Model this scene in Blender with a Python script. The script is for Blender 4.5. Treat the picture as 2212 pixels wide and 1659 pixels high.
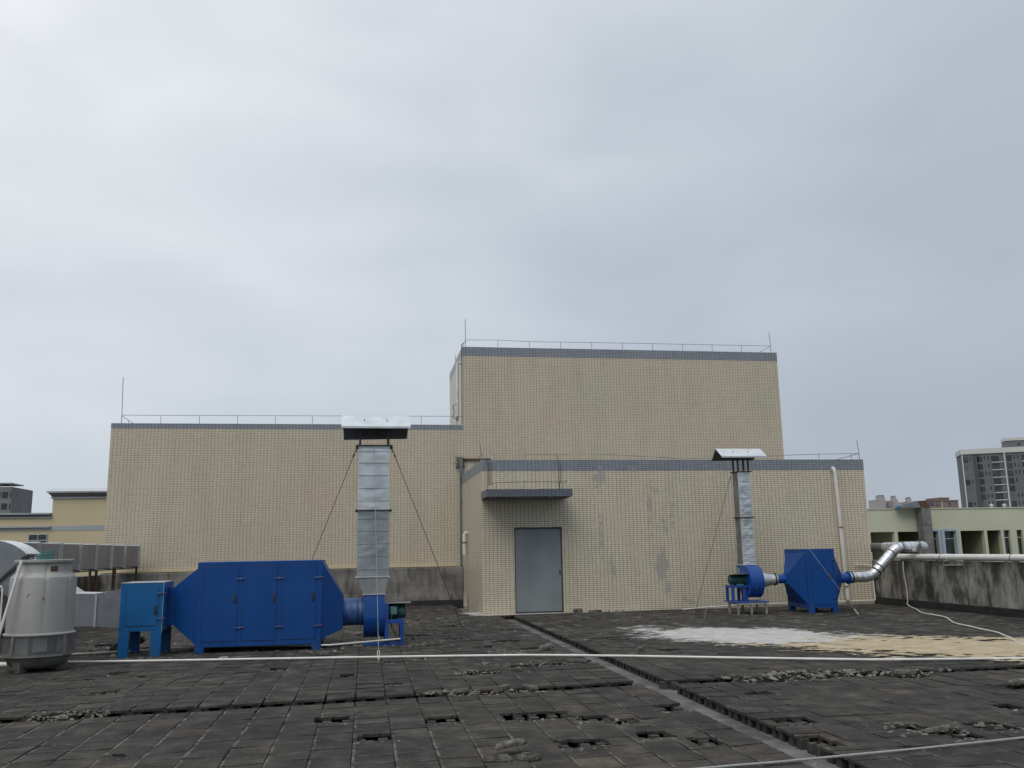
import bpy, math, random
from mathutils import Vector, Matrix, noise
R=math.radians
rnd=random.Random(7)
for o in list(bpy.data.objects): bpy.data.objects.remove(o)
scene=bpy.context.scene
# ---------------------------------------------------------------- camera (x along the stair house front, y away, z up, metres)
CAMLOC=Vector((-2.852,-22.448,1.55)); YAW=-9.290; PITCH=10.488; ROLL=-1.0015
cd=bpy.data.cameras.new('camera'); cam=bpy.data.objects.new('camera',cd); scene.collection.objects.link(cam)
cd.sensor_fit='HORIZONTAL'; cd.sensor_width=36.0; cd.lens=36.0*1936.1/2212.0; cd.clip_start=0.05; cd.clip_end=6000
cam.location=CAMLOC
cam.matrix_world=Matrix.Translation(CAMLOC)@Matrix.Rotation(R(YAW),4,'Z')@Matrix.Rotation(R(90+PITCH),4,'X')@Matrix.Rotation(R(ROLL),4,'Z')
scene.camera=cam
# ---------------------------------------------------------------- world: overcast sky
SUN_EL=52.0; SUN_AZ=R(211)   # direction the light comes from, measured from +y clockwise
w=bpy.data.worlds.new("World"); scene.world=w; w.use_nodes=True
nt=w.node_tree; nt.nodes.clear(); N=nt.nodes.new; LK=nt.links.new
out=N('ShaderNodeOutputWorld'); bg=N('ShaderNodeBackground'); LK(bg.outputs[0],out.inputs[0])
tc=N('ShaderNodeTexCoord')
def vmath(op,a,b=None):
    n=N('ShaderNodeVectorMath'); n.operation=op
    for i,v in enumerate([a,b]):
        if v is None: continue
        if hasattr(v,'links'): LK(v,n.inputs[i])
        else: n.inputs[i].default_value=v
    return n
def smath(op,a,b=None,c=None,clamp=False):
    n=N('ShaderNodeMath'); n.operation=op; n.use_clamp=clamp
    for i,v in enumerate([a,b,c]):
        if v is None: continue
        if hasattr(v,'links'): LK(v,n.inputs[i])
        else: n.inputs[i].default_value=v
    return n.outputs[0]
sep=N('ShaderNodeSeparateXYZ'); LK(tc.outputs['Generated'],sep.inputs[0])
el=sep.outputs['Z']
def wnoise(sc,det,stretch,off):
    mp=N('ShaderNodeMapping'); LK(tc.outputs['Generated'],mp.inputs[0]); mp.inputs['Scale'].default_value=stretch; mp.inputs['Location'].default_value=off
    n=N('ShaderNodeTexNoise'); LK(mp.outputs[0],n.inputs[0]); n.inputs['Scale'].default_value=sc; n.inputs['Detail'].default_value=det; n.inputs['Roughness'].default_value=.42; n.inputs['Distortion'].default_value=.35
    return n.outputs['Fac']
n1=wnoise(1.9,3,(1,1,1.9),(3.1,.4,.9)); n2=wnoise(4.6,4,(1,1,2.4),(1.3,5.2,.2))
# bright cloud to the left of the view, grey to the lower right
left=vmath('DOT_PRODUCT',tc.outputs['Generated'],(-.86,.42,.30)).outputs['Value']
up=smath('MULTIPLY_ADD',el,.62,.06)
v=smath('MULTIPLY_ADD',left,.34,up)
v=smath('ADD',v,smath('MULTIPLY_ADD',n1,.66,-.30))
v=smath('ADD',v,smath('MULTIPLY_ADD',n2,.30,-.15))
cr=N('ShaderNodeValToRGB'); LK(v,cr.inputs[0])
e=cr.color_ramp.elements; e[0].position=.0; e[0].color=(.40,.450,.525,1); e[1].position=1.0; e[1].color=(1.05,1.08,1.12,1)
x=e.new(.22); x.color=(.465,.515,.59,1)
x=e.new(.50); x.color=(.61,.66,.725,1)
x=e.new(.74); x.color=(.78,.815,.855,1)
sky=N('ShaderNodeTexSky'); sky.sky_type='NISHITA'; sky.sun_disc=False; sky.sun_elevation=R(SUN_EL); sky.sun_rotation=SUN_AZ
sk=vmath('SCALE',sky.outputs[0]); sk.inputs['Scale'].default_value=.10
mx=N('ShaderNodeMix'); mx.data_type='RGBA'; mx.inputs['Factor'].default_value=.05
LK(cr.outputs[0],mx.inputs['A']); LK(sk.outputs[0],mx.inputs['B'])
LK(mx.outputs['Result'],bg.inputs['Color']); bg.inputs['Strength'].default_value=1.0
# soft sun through the cloud, from behind the camera
sd=bpy.data.lights.new('sun','SUN'); sd.energy=1.38; sd.angle=R(38); sd.color=(1,.965,.91)
so=bpy.data.objects.new('sun',sd); scene.collection.objects.link(so)
dv=Vector((math.sin(SUN_AZ)*math.cos(R(SUN_EL)),math.cos(SUN_AZ)*math.cos(R(SUN_EL)),math.sin(R(SUN_EL))))
so.rotation_euler=dv.to_track_quat('Z','Y').to_euler(); so.location=(0,-30,40)
vs=scene.view_settings; vs.view_transform='Standard'; vs.look='None'; vs.exposure=0; vs.gamma=1
# ---------------------------------------------------------------- materials
MATS={}
class M:
    def __init__(s,name,rough=.6,metal=0,spec=.5):
        s.m=bpy.data.materials.new(name); s.m.use_nodes=True; s.nt=s.m.node_tree; s.b=s.nt.nodes['Principled BSDF']
        s.b.inputs['Roughness'].default_value=rough; s.b.inputs['Metallic'].default_value=metal; s.b.inputs['Specular IOR Level'].default_value=spec
        s.tc=s.nt.nodes.new('ShaderNodeTexCoord'); MATS[name]=s.m
        g=s.nt.nodes.new('ShaderNodeNewGeometry'); s.pos=g.outputs['Position']
    def n(s,t,**k):
        x=s.nt.nodes.new(t)
        for a,b in k.items(): setattr(x,a,b)
        return x
    def l(s,a,b): s.nt.links.new(a,b)
    def noise(s,scale,detail=4,vec=None,stretch=None,rough=.55,off=(0,0,0)):
        n=s.n('ShaderNodeTexNoise'); n.inputs['Scale'].default_value=scale; n.inputs['Detail'].default_value=detail; n.inputs['Roughness'].default_value=rough
        vec=vec or s.pos
        if stretch or off!=(0,0,0):
            mp=s.n('ShaderNodeMapping'); s.l(vec,mp.inputs[0]); mp.inputs['Scale'].default_value=stretch or (1,1,1); mp.inputs['Location'].default_value=off; vec=mp.outputs[0]
        s.l(vec,n.inputs['Vector']); return n.outputs['Fac']
    def ramp(s,fac,stops):
        r=s.n('ShaderNodeValToRGB'); s.l(fac,r.inputs[0]); el=r.color_ramp.elements
        while len(el)>1: el.remove(el[-1])
        el[0].position=stops[0][0]; c=stops[0][1]; el[0].color=c if len(c)==4 else (*c,1)
        for p,c in stops[1:]:
            q=el.new(p); q.color=c if len(c)==4 else (*c,1)
        return r.outputs[0]
    def g(s,a): return (a,a,a)
    def mix(s,fac,a,b,mode='MIX'):
        x=s.n('ShaderNodeMix',data_type='RGBA',blend_type=mode)
        for nm,v in (('Factor',fac),('A',a),('B',b)):
            i=x.inputs[nm] if nm=='Factor' else [q for q in x.inputs if q.name==nm and q.type=='RGBA'][0]
            if nm=='Factor': i=x.inputs[0]
            if hasattr(v,'links'): s.l(v,i)
            else: i.default_value=v if nm=='Factor' else (*v,1)
        return [q for q in x.outputs if q.type=='RGBA'][0]
    def math(s,op,a,b=None,c=None,clamp=False):
        n=s.n('ShaderNodeMath',operation=op,use_clamp=clamp)
        for i,v in enumerate([a,b,c]):
            if v is None: continue
            if hasattr(v,'links'): s.l(v,n.inputs[i])
            else: n.inputs[i].default_value=v
        return n.outputs[0]
    def col(s,c):
        if hasattr(c,'links'): s.l(c,s.b.inputs['Base Color'])
        else: s.b.inputs['Base Color'].default_value=(*c,1)
        return s
    def bump(s,h,strength=.3,dist=.01):
        b=s.n('ShaderNodeBump'); b.inputs['Strength'].default_value=strength; b.inputs['Distance'].default_value=dist
        s.l(h,b.inputs['Height']); s.l(b.outputs[0],s.b.inputs['Normal']); return s
def simple(name,c1,c2,scale=3,rough=.6,metal=0,bump=.1,bscale=30,stretch=None,lo=.35,hi=.65,spec=.5,rvar=0):
    m=M(name,rough,metal,spec); f=m.noise(scale,5,stretch=stretch)
    m.col(m.ramp(f,[(lo,c1),(hi,c2)]))
    if bump: m.bump(m.noise(bscale,3),bump,.005)
    if rvar: m.l(m.math('MULTIPLY_ADD',m.noise(scale*2.3,4,stretch=stretch),rvar,rough-rvar*.5),m.b.inputs['Roughness'])
    if name.startswith('blue_paint'):
        du=m.noise(6,6,stretch=(1.5,1.5,.35),rough=.72); zz=m.n('ShaderNodeSeparateXYZ'); m.l(m.pos,zz.inputs[0])
        low=m.math('MULTIPLY_ADD',m.math('SUBTRACT',.35,zz.outputs[2],clamp=True),.5,0.0)
        k=m.math('MULTIPLY',m.math('SUBTRACT',m.math('ADD',du,low),.60),3.0,clamp=True)
        m.col(m.mix(m.math('MULTIPLY',k,.35),m.ramp(f,[(lo,c1),(hi,c2)]),(.09,.10,.11)))
    return m.m
def tile(name,c1,c2,grout,tints,stains=None,rowoff=0,ms=.0042):
    m=M(name,.38,0,.45)
    mp=m.n('ShaderNodeMapping'); m.l(m.tc.outputs['UV'],mp.inputs[0]); mp.inputs['Location'].default_value=(0,rowoff,0)
    # slightly wavy joints, as hand laid tiles are
    wv=m.n('ShaderNodeTexNoise'); wv.inputs['Scale'].default_value=1.7; wv.inputs['Detail'].default_value=2; m.l(m.tc.outputs['UV'],wv.inputs['Vector'])
    sub=m.n('ShaderNodeVectorMath',operation='MULTIPLY_ADD'); m.l(wv.outputs['Color'],sub.inputs[0]); sub.inputs[1].default_value=(.05,.035,0); m.l(mp.outputs[0],sub.inputs[2])
    b=m.n('ShaderNodeTexBrick',offset=0.0,squash=1.0); m.l(sub.outputs[0],b.inputs['Vector'])
    b.inputs['Scale'].default_value=1; b.inputs['Brick Width'].default_value=.1007; b.inputs['Row Height'].default_value=.0505
    b.inputs['Mortar Size'].default_value=ms; b.inputs['Mortar Smooth'].default_value=.15; b.inputs['Bias'].default_value=0
    b.inputs['Color1'].default_value=(*c1,1); b.inputs['Color2'].default_value=(*c2,1); b.inputs['Mortar'].default_value=(*grout,1)
    big=m.noise(.55,4,vec=m.tc.outputs['UV']); t=m.ramp(big,[(.30,tints[0]),(.5,tints[1]),(.68,tints[2])])
    c=m.mix(1.0,b.outputs['Color'],t,'MULTIPLY')
    dirt=m.noise(1.3,6,vec=m.tc.outputs['UV'],stretch=(1.5,.35,1),off=(4,2,0)); c=m.mix(1.0,c,m.ramp(dirt,[(.30,(.92,.915,.90)),(.55,(1,1,1))]),'MULTIPLY')
    # darker grout lines here and there
    if stains:
        sp=m.n('ShaderNodeSeparateXYZ'); m.l(m.tc.outputs['UV'],sp.inputs[0]); tot=None
        snp=m.n('ShaderNodeVectorMath',operation='SNAP'); m.l(m.tc.outputs['UV'],snp.inputs[0]); snp.inputs[1].default_value=(.1007,.0505,1)
        nf=m.math('MULTIPLY_ADD',m.noise(7.5,5,vec=snp.outputs[0],stretch=(1.5,.7,1),rough=.75),.75,m.math('MULTIPLY',m.noise(14,5,vec=m.tc.outputs['UV'],rough=.7),.25))
        for (ux,uz,wx,wz,amt) in stains:
            dx=m.math('DIVIDE',m.math('SUBTRACT',sp.outputs[0],ux),wx); dz=m.math('DIVIDE',m.math('SUBTRACT',sp.outputs[1],uz),wz)
            d=m.math('SQRT',m.math('ADD',m.math('MULTIPLY',dx,dx),m.math('MULTIPLY',dz,dz)))
            k=m.math('MULTIPLY',m.math('SUBTRACT',1.0,d,clamp=True),amt)
            tot=k if tot is None else m.math('MAXIMUM',tot,k)
        f=m.math('MULTIPLY',m.math('SUBTRACT',m.math('ADD',m.math('MULTIPLY',tot,.36),nf),.648),16,clamp=True)
        c=m.mix(m.math('MULTIPLY',f,.68),c,(.29,.28,.27))
    m.col(c)
    m.bump(b.outputs['Fac'],-.35,.004)
    return m.m
STAINS=[(3.05,1.9,.14,1.2,.75),(4.35,2.6,.16,1.2,.75),(4.95,2.4,.12,.6,.7),(3.07,3.35,.30,.55,.9),(3.1,2.5,.2,.9,.45),(3.32,1.05,.16,.5,.85),(3.2,.25,.3,.3,.5),(4.45,3.05,.45,.5,.6),(4.72,2.2,.22,.9,.6),(4.62,1.1,.28,.75,1.15),(4.75,.55,.25,.35,.8),(5.3,.2,.5,.28,.6),(3.9,3.6,.4,.3,.6)]
T3=((.955,1.0,.965),(1,1,1),(1.03,.985,.965))
tile('cream_tile',(.60,.53,.41),(.54,.48,.365),(.115,.10,.08),T3)
tile('cream_tile_stained',(.645,.575,.445),(.575,.515,.395),(.10,.09,.075),T3,STAINS,ms=.0047)
tile('grey_tile',(.27,.295,.33),(.225,.25,.29),(.06,.065,.075),((.95,1,1),(1,1,1),(1.05,1.02,1)))
tile('grey_tile_dark',(.12,.135,.16),(.10,.115,.14),(.035,.04,.045),((.95,1,1),(1,1,1),(1.05,1.02,1)))
tile('grey_tile_stained',(.255,.28,.315),(.21,.235,.27),(.045,.05,.06),((.95,1,1),(1,1,1),(1.05,1.02,1)),STAINS)
simple('roof_screed',(.10,.095,.09),(.17,.165,.155),1.2,.9,bump=.4,bscale=18)
simple('channel_screed',(.055,.054,.054),(.15,.15,.153),3.0,.85,bump=.4,bscale=25)
# parapet concrete: heavy black weathering in streaks
m=M('weathered_concrete',.9)
f=m.noise(2.6,7,stretch=(1,1,.45),rough=.62); g2=m.noise(9,5,stretch=(1.6,1.6,.35),rough=.6)
c=m.ramp(f,[(.36,(.03,.029,.026)),(.45,(.09,.085,.073)),(.52,(.20,.19,.165)),(.66,(.30,.285,.25))])
c=m.mix(m.ramp(g2,[(.50,(0,0,0)),(.72,(.75,.75,.75))]),c,(.035,.034,.03)); m.col(c); m.bump(m.noise(26,5),.5,.01)
m=M('weathered_concrete_grey',.9)
f=m.noise(1.6,7,rough=.6); c=m.ramp(f,[(.33,(.10,.096,.086)),(.5,(.19,.182,.165)),(.68,(.28,.27,.245))])
br=m.n('ShaderNodeTexBrick',offset=.5); m.l(m.tc.outputs['UV'],br.inputs[0]); br.inputs['Scale'].default_value=1; br.inputs['Brick Width'].default_value=.42; br.inputs['Row Height'].default_value=.20; br.inputs['Mortar Size'].default_value=.008; br.inputs['Color1'].default_value=(1,1,1,1); br.inputs['Color2'].default_value=(.9,.9,.9,1); br.inputs['Mortar'].default_value=(.74,.74,.74,1)
c=m.mix(.8,c,br.outputs['Color'],'MULTIPLY'); g2=m.noise(5,6,stretch=(1.5,1,.3),rough=.6,off=(3,0,1)); c=m.mix(m.ramp(g2,[(.52,(0,0,0)),(.75,(.85,.85,.85))]),c,(.04,.038,.034)); m.col(c); m.bump(m.noise(24,5),.5,.01)
simple('black_membrane',(.010,.010,.012),(.026,.026,.028),4,.55,bump=.5,bscale=12)
simple('blue_paint',(.002,.047,.205),(.003,.058,.235),1.6,.42,bump=.06,bscale=7,spec=.35,rvar=.12)
simple('blue_paint_bright',(.006,.052,.24),(.010,.066,.29),3,.36,bump=.06,bscale=9,spec=.45,rvar=.15)
simple('blue_paint_light',(.004,.088,.25),(.006,.105,.29),2,.42,bump=.06,bscale=9,spec=.35,rvar=.1)
simple('blue_worn',(.012,.05,.17),(.05,.14,.34),6,.5,bump=.2,bscale=14,stretch=(4,1,.8))
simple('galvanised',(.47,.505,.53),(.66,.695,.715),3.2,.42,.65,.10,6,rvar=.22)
simple('galvanised_bright',(.62,.66,.68),(.78,.82,.84),4,.33,.7,.08,8,rvar=.15)
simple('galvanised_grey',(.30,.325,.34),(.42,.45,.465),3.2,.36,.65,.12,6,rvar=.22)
simple('galvanised_shaded',(.10,.105,.11),(.16,.17,.175),3,.5,.4,.1,6)  # galvanised sheet with the shade of down-facing sides put into its colour
simple('galvanised_dull',(.15,.15,.138),(.23,.23,.215),3,.6,.35,.10,6,rvar=.2)
simple('duct_grey',(.20,.215,.235),(.27,.285,.31),2,.45,.45,.08,5,rvar=.15)
simple('foil',(.62,.64,.66),(.82,.84,.86),9,.30,.85,.35,22,rvar=.3)
simple('board_grey',(.25,.235,.21),(.31,.295,.265),1.3,.75,bump=.1)
simple('white_pvc',(.60,.60,.56),(.70,.70,.67),5,.4,bump=.05)
simple('aged_pvc',(.52,.51,.455),(.63,.62,.565),3,.5,bump=.05)
simple('dark_steel',(.028,.026,.026),(.06,.055,.05),8,.6,.3,.2)
simple('rust',(.06,.035,.022),(.13,.075,.05),12,.85,0,.3)
simple('rust_orange',(.16,.075,.025),(.24,.12,.05),12,.85,0,.3)
simple('thin_steel',(.20,.205,.21),(.28,.285,.29),6,.5,.4,0)
simple('motor_green',(.012,.055,.055),(.025,.09,.085),9,.5,0,.1)
simple('motor_pale',(.06,.16,.16),(.10,.22,.21),9,.5,0,.1)
simple('door_grey',(.165,.19,.20),(.225,.25,.255),1.1,.55,.15,.12,70,stretch=(1,1,.6),spec=.3)
simple('frame_dark',(.03,.035,.045),(.05,.055,.065),5,.6,0,.1)
simple('frp_shell',(.28,.28,.265),(.36,.36,.34),1.5,.6,bump=.12,bscale=35,stretch=(1.2,1.2,.6))
simple('frp_basin',(.10,.105,.092),(.17,.17,.15),2.5,.7,bump=.15,bscale=35)
simple('interior_dark',(.012,.012,.012),(.03,.03,.03),5,.9,0,0)
simple('hole_brown',(.045,.025,.012),(.12,.07,.03),18,.9,0,0)
simple('red_paint',(.30,.02,.02),(.35,.03,.03),8,.6,0,0)
simple('rope',(.26,.265,.26),(.36,.365,.36),60,.8,0,.3,200)
simple('flashing_grey',(.09,.10,.105),(.18,.19,.20),6,.6,.2,.2,stretch=(1,1,.3))
simple('fragment_concrete',(.035,.033,.028),(.17,.16,.14),9,.95,0,.9,45)
simple('support_concrete_shaded',(.025,.023,.02),(.06,.055,.05),7,.95,0,.6,40)  # concrete darkened: shade of the cavity under the slabs is in the colour
simple('rubble_concrete',(.065,.062,.055),(.23,.22,.19),7,.95,0,.6,40)
simple('powder_white',(.31,.305,.295),(.43,.42,.405),3.5,.95,0,.5,30)
simple('sand_yellow',(.33,.265,.16),(.43,.355,.23),4,.95,0,.5,30)
simple('aged_steel',(.16,.15,.13),(.30,.29,.26),8,.7,.1,.2)
simple('apron_cement',(.30,.295,.27),(.46,.45,.42),2.4,.9,0,.4,20)
simple('green_band',(.18,.20,.08),(.26,.28,.13),9,.6,0,.1)
simple('cream_render',(.49,.42,.27),(.53,.46,.30),.3,.85,0,.1)
simple('trim_grey',(.30,.325,.345),(.37,.395,.41),.5,.7,0,.1)
simple('trim_dark',(.12,.13,.14),(.17,.18,.19),.5,.7,0,.1)
simple('pale_green_render',(.46,.47,.35),(.53,.54,.41),.25,.85,0,.1)
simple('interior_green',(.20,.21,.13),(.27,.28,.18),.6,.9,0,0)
simple('window_blue_frame',(.30,.36,.44),(.36,.42,.50),1,.6,0,0)
simple('glass_dark',(.012,.018,.02),(.03,.04,.045),1.5,.12,0,0,spec=.6)
simple('tower_grey',(.115,.125,.13),(.14,.15,.155),.05,.8,0,0)
simple('tower_shaded',(.06,.066,.072),(.075,.08,.088),.05,.8,0,0)
simple('tower_white',(.50,.51,.48),(.56,.57,.54),.1,.8,0,0)
simple('tower_glass',(.015,.02,.022),(.05,.065,.065),.35,.3,0,0)
simple('tower_pale_green',(.07,.09,.085),(.12,.14,.13),.3,.4,0,0)
simple('far_pink_haze',(.34,.31,.32),(.41,.37,.375),.03,.9,0,0)  # pinkish walls, paled in the colour for distance haze
simple('far_brown',(.20,.145,.125),(.26,.19,.165),.1,.9,0,0)
simple('far_blue_glass',(.06,.08,.14),(.10,.13,.20),.2,.4,0,0)
simple('apartment_grey',(.15,.15,.155),(.20,.20,.205),.15,.9,0,0)
simple('ground_far',(.08,.085,.07),(.16,.16,.14),.02,.95,0,0)
simple('blue_cap',(.02,.14,.34),(.03,.17,.38),2,.6,0,0)
# ---- paving slab material
m=M('slab_concrete',.93,0,.25)
at=m.n('ShaderNodeAttribute',attribute_name='tone'); big=m.noise(.42,5); mid=m.noise(3.5,6,rough=.65); fine=m.noise(75,3,rough=.7); speck=m.noise(190,2)
c=m.ramp(mid,[(.30,(.020,.018,.0165)),(.5,(.040,.037,.033)),(.70,(.082,.076,.068))])
c=m.mix(1.0,c,m.ramp(big,[(.32,(.72,.72,.74)),(.5,(1,1,1)),(.68,(1.30,1.27,1.20))]),'MULTIPLY')
c=m.mix(1.0,c,m.ramp(at.outputs['Fac'],[(0,(.80,.80,.81)),(.5,(1,1,1)),(.9,(1.2,1.17,1.13)),(1.0,(1.45,1.34,1.22))]),'MULTIPLY')
c=m.mix(m.ramp(fine,[(.54,(0,0,0)),(.72,(.55,.55,.55))]),c,(.16,.15,.135))
c=m.mix(m.ramp(speck,[(.25,(.5,.5,.5)),(.42,(0,0,0))]),c,(.02,.019,.018))
# thin pale dust streaks that build up across the far half of the roof
sps=m.n('ShaderNodeSeparateXYZ'); m.l(m.pos,sps.inputs[0])
st=m.noise(2.8,8,rough=.74,off=(7,3,0)); farm=m.math('MULTIPLY',m.math('ADD',sps.outputs[1],11.5,clamp=False),.14,clamp=True)
c=m.mix(m.math('MULTIPLY',m.math('MULTIPLY',m.math('SUBTRACT',st,.555),9,clamp=True),m.math('MULTIPLY',farm,.95)),c,(.24,.235,.215))
# mortar left on the joints
sp=m.n('ShaderNodeSeparateXYZ'); m.l(m.tc.outputs['UV'],sp.inputs[0])
dx=m.math('MINIMUM',sp.outputs[0],m.math('SUBTRACT',1.0,sp.outputs[0])); dy=m.math('MINIMUM',sp.outputs[1],m.math('SUBTRACT',1.0,sp.outputs[1]))
jn=m.noise(3.1,7,off=(2,9,0),rough=.74); wob=m.math('MULTIPLY_ADD',m.noise(16,4,rough=.7),.20,-.085)
area=m.noise(.55,3,off=(11,1,0)); lft=m.math('MULTIPLY',m.math('SUBTRACT',2.0,sps.outputs[0]),.045,clamp=True); fr=m.math('MULTIPLY',m.math('SUBTRACT',-8.0,sps.outputs[1]),.06,clamp=True)
amt=m.math('ADD',m.math('ADD',area,m.math('ADD',lft,fr)),-.28)
e1=m.math('LESS_THAN',sp.outputs[0],m.math('ADD',wob,.055)); e2=m.math('LESS_THAN',sp.outputs[1],m.math('ADD',wob,.02))
edge=m.math('MAXIMUM',e1,e2)
jm=m.math('MULTIPLY',m.math('MULTIPLY',m.math('SUBTRACT',m.math('ADD',jn,m.math('MULTIPLY',amt,.33)),.735),10,clamp=True),edge)
smr=m.noise(1.9,7,rough=.7,stretch=(1.0,.55,1),off=(31,7,2)); c=m.mix(m.math('MULTIPLY',m.math('MULTIPLY',m.math('SUBTRACT',smr,.64),8,clamp=True),.45),c,(.15,.14,.125)); c=m.mix(m.math('MULTIPLY',jm,.7),c,(.17,.163,.147))
dk=m.math('MULTIPLY',m.math('LESS_THAN',m.math('MINIMUM',dx,dy),.014),m.math('SUBTRACT',1.0,jm,clamp=True)); dkn=m.math('MULTIPLY',m.math('SUBTRACT',m.noise(2.6,4,off=(5,5,5),rough=.65),.42),6,clamp=True); c=m.mix(m.math('MULTIPLY',dk,m.math('MULTIPLY',dkn,.75)),c,(.012,.011,.010))
m.col(c); m.bump(m.math('ADD',m.math('MULTIPLY',fine,.6),mid),.55,.006)
# ---------------------------------------------------------------- mesh builder
class MB:
    def __init__(s): s.v=[]; s.f=[]; s.uv=None; s.tone=None
    def add(s,vs,fs):
        o=len(s.v); s.v+= [tuple(p) for p in vs]; s.f+=[tuple(i+o for i in f) for f in fs]; return s
    def box(s,x0,x1,y0,y1,z0,z1):
        return s.add([(x0,y0,z0),(x1,y0,z0),(x1,y1,z0),(x0,y1,z0),(x0,y0,z1),(x1,y0,z1),(x1,y1,z1),(x0,y1,z1)],
            [(0,3,2,1),(4,5,6,7),(0,1,5,4),(1,2,6,5),(2,3,7,6),(3,0,4,7)])
    def hexa(s,a,b):   # two quads a (4 pts) and b (4 pts), same winding
        return s.add(list(a)+list(b),[(3,2,1,0),(4,5,6,7)]+[(i,(i+1)%4,4+(i+1)%4,4+i) for i in range(4)])
    def rot(s,x0,x1,y0,y1,z0,z1,c,ang):
        t=MB().box(x0,x1,y0,y1,z0,z1); ca,sa=math.cos(ang),math.sin(ang)
        return s.add([(c[0]+x*ca-y*sa,c[1]+x*sa+y*ca,z) for x,y,z in t.v],t.f)
    def tube(s,path,r,seg=10,caps=True,closed=False):
        P=[Vector(p) for p in path]; rs=r if isinstance(r,(list,tuple)) else [r]*len(P); rings=[]
        up=None
        for i,p in enumerate(P):
            t=(P[min(i+1,len(P)-1)]-P[max(i-1,0)]) if not closed else (P[(i+1)%len(P)]-P[i-1])
            t.normalize()
            if up is None: up=Vector((0,0,1)) if abs(t.z)<.9 else Vector((0,1,0))
            a=t.cross(up).normalized(); up=a.cross(t).normalized()
            rings.append([p+(a*math.cos(2*math.pi*k/seg)+up*math.sin(2*math.pi*k/seg))*rs[i] for k in range(seg)])
        vs=[q for rg in rings for q in rg]; fs=[]
        n=len(P)
        for i in range(n if closed else n-1):
            j=(i+1)%n
            for k in range(seg): fs.append((i*seg+k,i*seg+(k+1)%seg,j*seg+(k+1)%seg,j*seg+k))
        if caps and not closed: fs+=[tuple(reversed(range(seg))),tuple((n-1)*seg+k for k in range(seg))]
        return s.add(vs,fs)
    def lathe(s,c,prof,seg=40,axis='Z',a0=0,a1=2*math.pi,mod=None):
        vs=[];n=len(prof); full=abs(a1-a0-2*math.pi)<1e-6; cnt=seg if full else seg+1
        for k in range(cnt):
            t=a0+(a1-a0)*k/seg
            for r,h in prof:
                if mod: r=r+mod(t,h)
                if axis=='Z': vs.append((c[0]+r*math.cos(t),c[1]+r*math.sin(t),c[2]+h))
                else: vs.append((c[0]+h,c[1]+r*math.cos(t),c[2]+r*math.sin(t)))
        fs=[]
        for k in range(seg):
            k2=(k+1)%cnt
            for i in range(n-1): fs.append((k*n+i,k2*n+i,k2*n+i+1,k*n+i+1))
        return s.add(vs,fs)
    def prism(s,poly,y0,y1):   # poly in (x,z), extruded along y
        n=len(poly); vs=[(x,y0,z) for x,z in poly]+[(x,y1,z) for x,z in poly]
        return s.add(vs,[tuple(range(n)),tuple(reversed(range(n,2*n)))]+[(i,n+i,n+(i+1)%n,(i+1)%n) for i in range(n)])
    def prismx(s,poly,x0,x1):  # poly in (y,z)
        n=len(poly); vs=[(x0,y,z) for y,z in poly]+[(x1,y,z) for y,z in poly]
        return s.add(vs,[tuple(range(n)),tuple(reversed(range(n,2*n)))]+[(i,n+i,n+(i+1)%n,(i+1)%n) for i in range(n)])
    def rock(s,c,sx,sy,sz,rg,rz=None):
        t=rg.random()*6.28 if rz is None else rz; ca,sa=math.cos(t),math.sin(t); vs=[]
        n=rg.choice((5,6,7)); tilt=rg.uniform(-.35,.35)
        for lev,(sc,z) in enumerate(((.85,0),(1,.45),(.62,1))):
            for k in range(n):
                a=2*math.pi*k/n+rg.uniform(-.2,.2); rr=sc*rg.uniform(.72,1.1)
                x=math.cos(a)*rr*sx; y=math.sin(a)*rr*sy; zz=z*sz*rg.uniform(.8,1.15)+tilt*x
                vs.append((c[0]+x*ca-y*sa,c[1]+x*sa+y*ca,c[2]+zz))
        fs=[(l*n+k,l*n+(k+1)%n,(l+1)*n+(k+1)%n,(l+1)*n+k) for l in range(2) for k in range(n)]+[tuple(reversed(range(n))),tuple(2*n+k for k in range(n))]
        return s.add(vs,fs)
    def build(s,name,mat,parent=None,origin=None,smooth=True,bevel=0,share=None):
        if parent is not None: org=Vector(parent['_w'])
        elif origin is not None: org=Vector(origin)
        else:
            xs=[p[0] for p in s.v]; ys=[p[1] for p in s.v]; zs=[p[2] for p in s.v]
            org=Vector(((min(xs)+max(xs))/2,(min(ys)+max(ys))/2,min(zs)))
        me=bpy.data.meshes.new(name); me.from_pydata([(p[0]-org.x,p[1]-org.y,p[2]-org.z) for p in s.v],[],s.f); me.update()
        uv=me.uv_layers.new(name='UVMap')
        if s.uv:
            for li in range(len(me.loops)): uv.data[li].uv=s.uv[li]
        else:
            for p in me.polygons:
                n=p.normal; ax=0 if abs(n.x)>abs(n.y) and abs(n.x)>abs(n.z) else (1 if abs(n.y)>=abs(n.z) else 2)
                for li in p.loop_indices:
                    q=me.vertices[me.loops[li].vertex_index].co+org
                    uv.data[li].uv=(q.y,q.z) if ax==0 else ((q.x,q.z) if ax==1 else (q.x,q.y))
        if s.tone:
            at=me.attributes.new('tone','FLOAT','FACE')
            for i,t in enumerate(s.tone): at.data[i].value=t
        me.materials.append(MATS[mat])
        if smooth:
            for p in me.polygons: p.use_smooth=True
            me.set_sharp_from_angle(angle=R(32))
        o=bpy.data.objects.new(name,me); scene.collection.objects.link(o)
        if parent is not None:
            o.parent=parent; o['_w']=parent['_w']
        else: o.location=org; o['_w']=tuple(org)
        if bevel:
            b=o.modifiers.new('bevel','BEVEL'); b.width=bevel; b.segments=2; b.limit_method='ANGLE'
        return o
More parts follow.
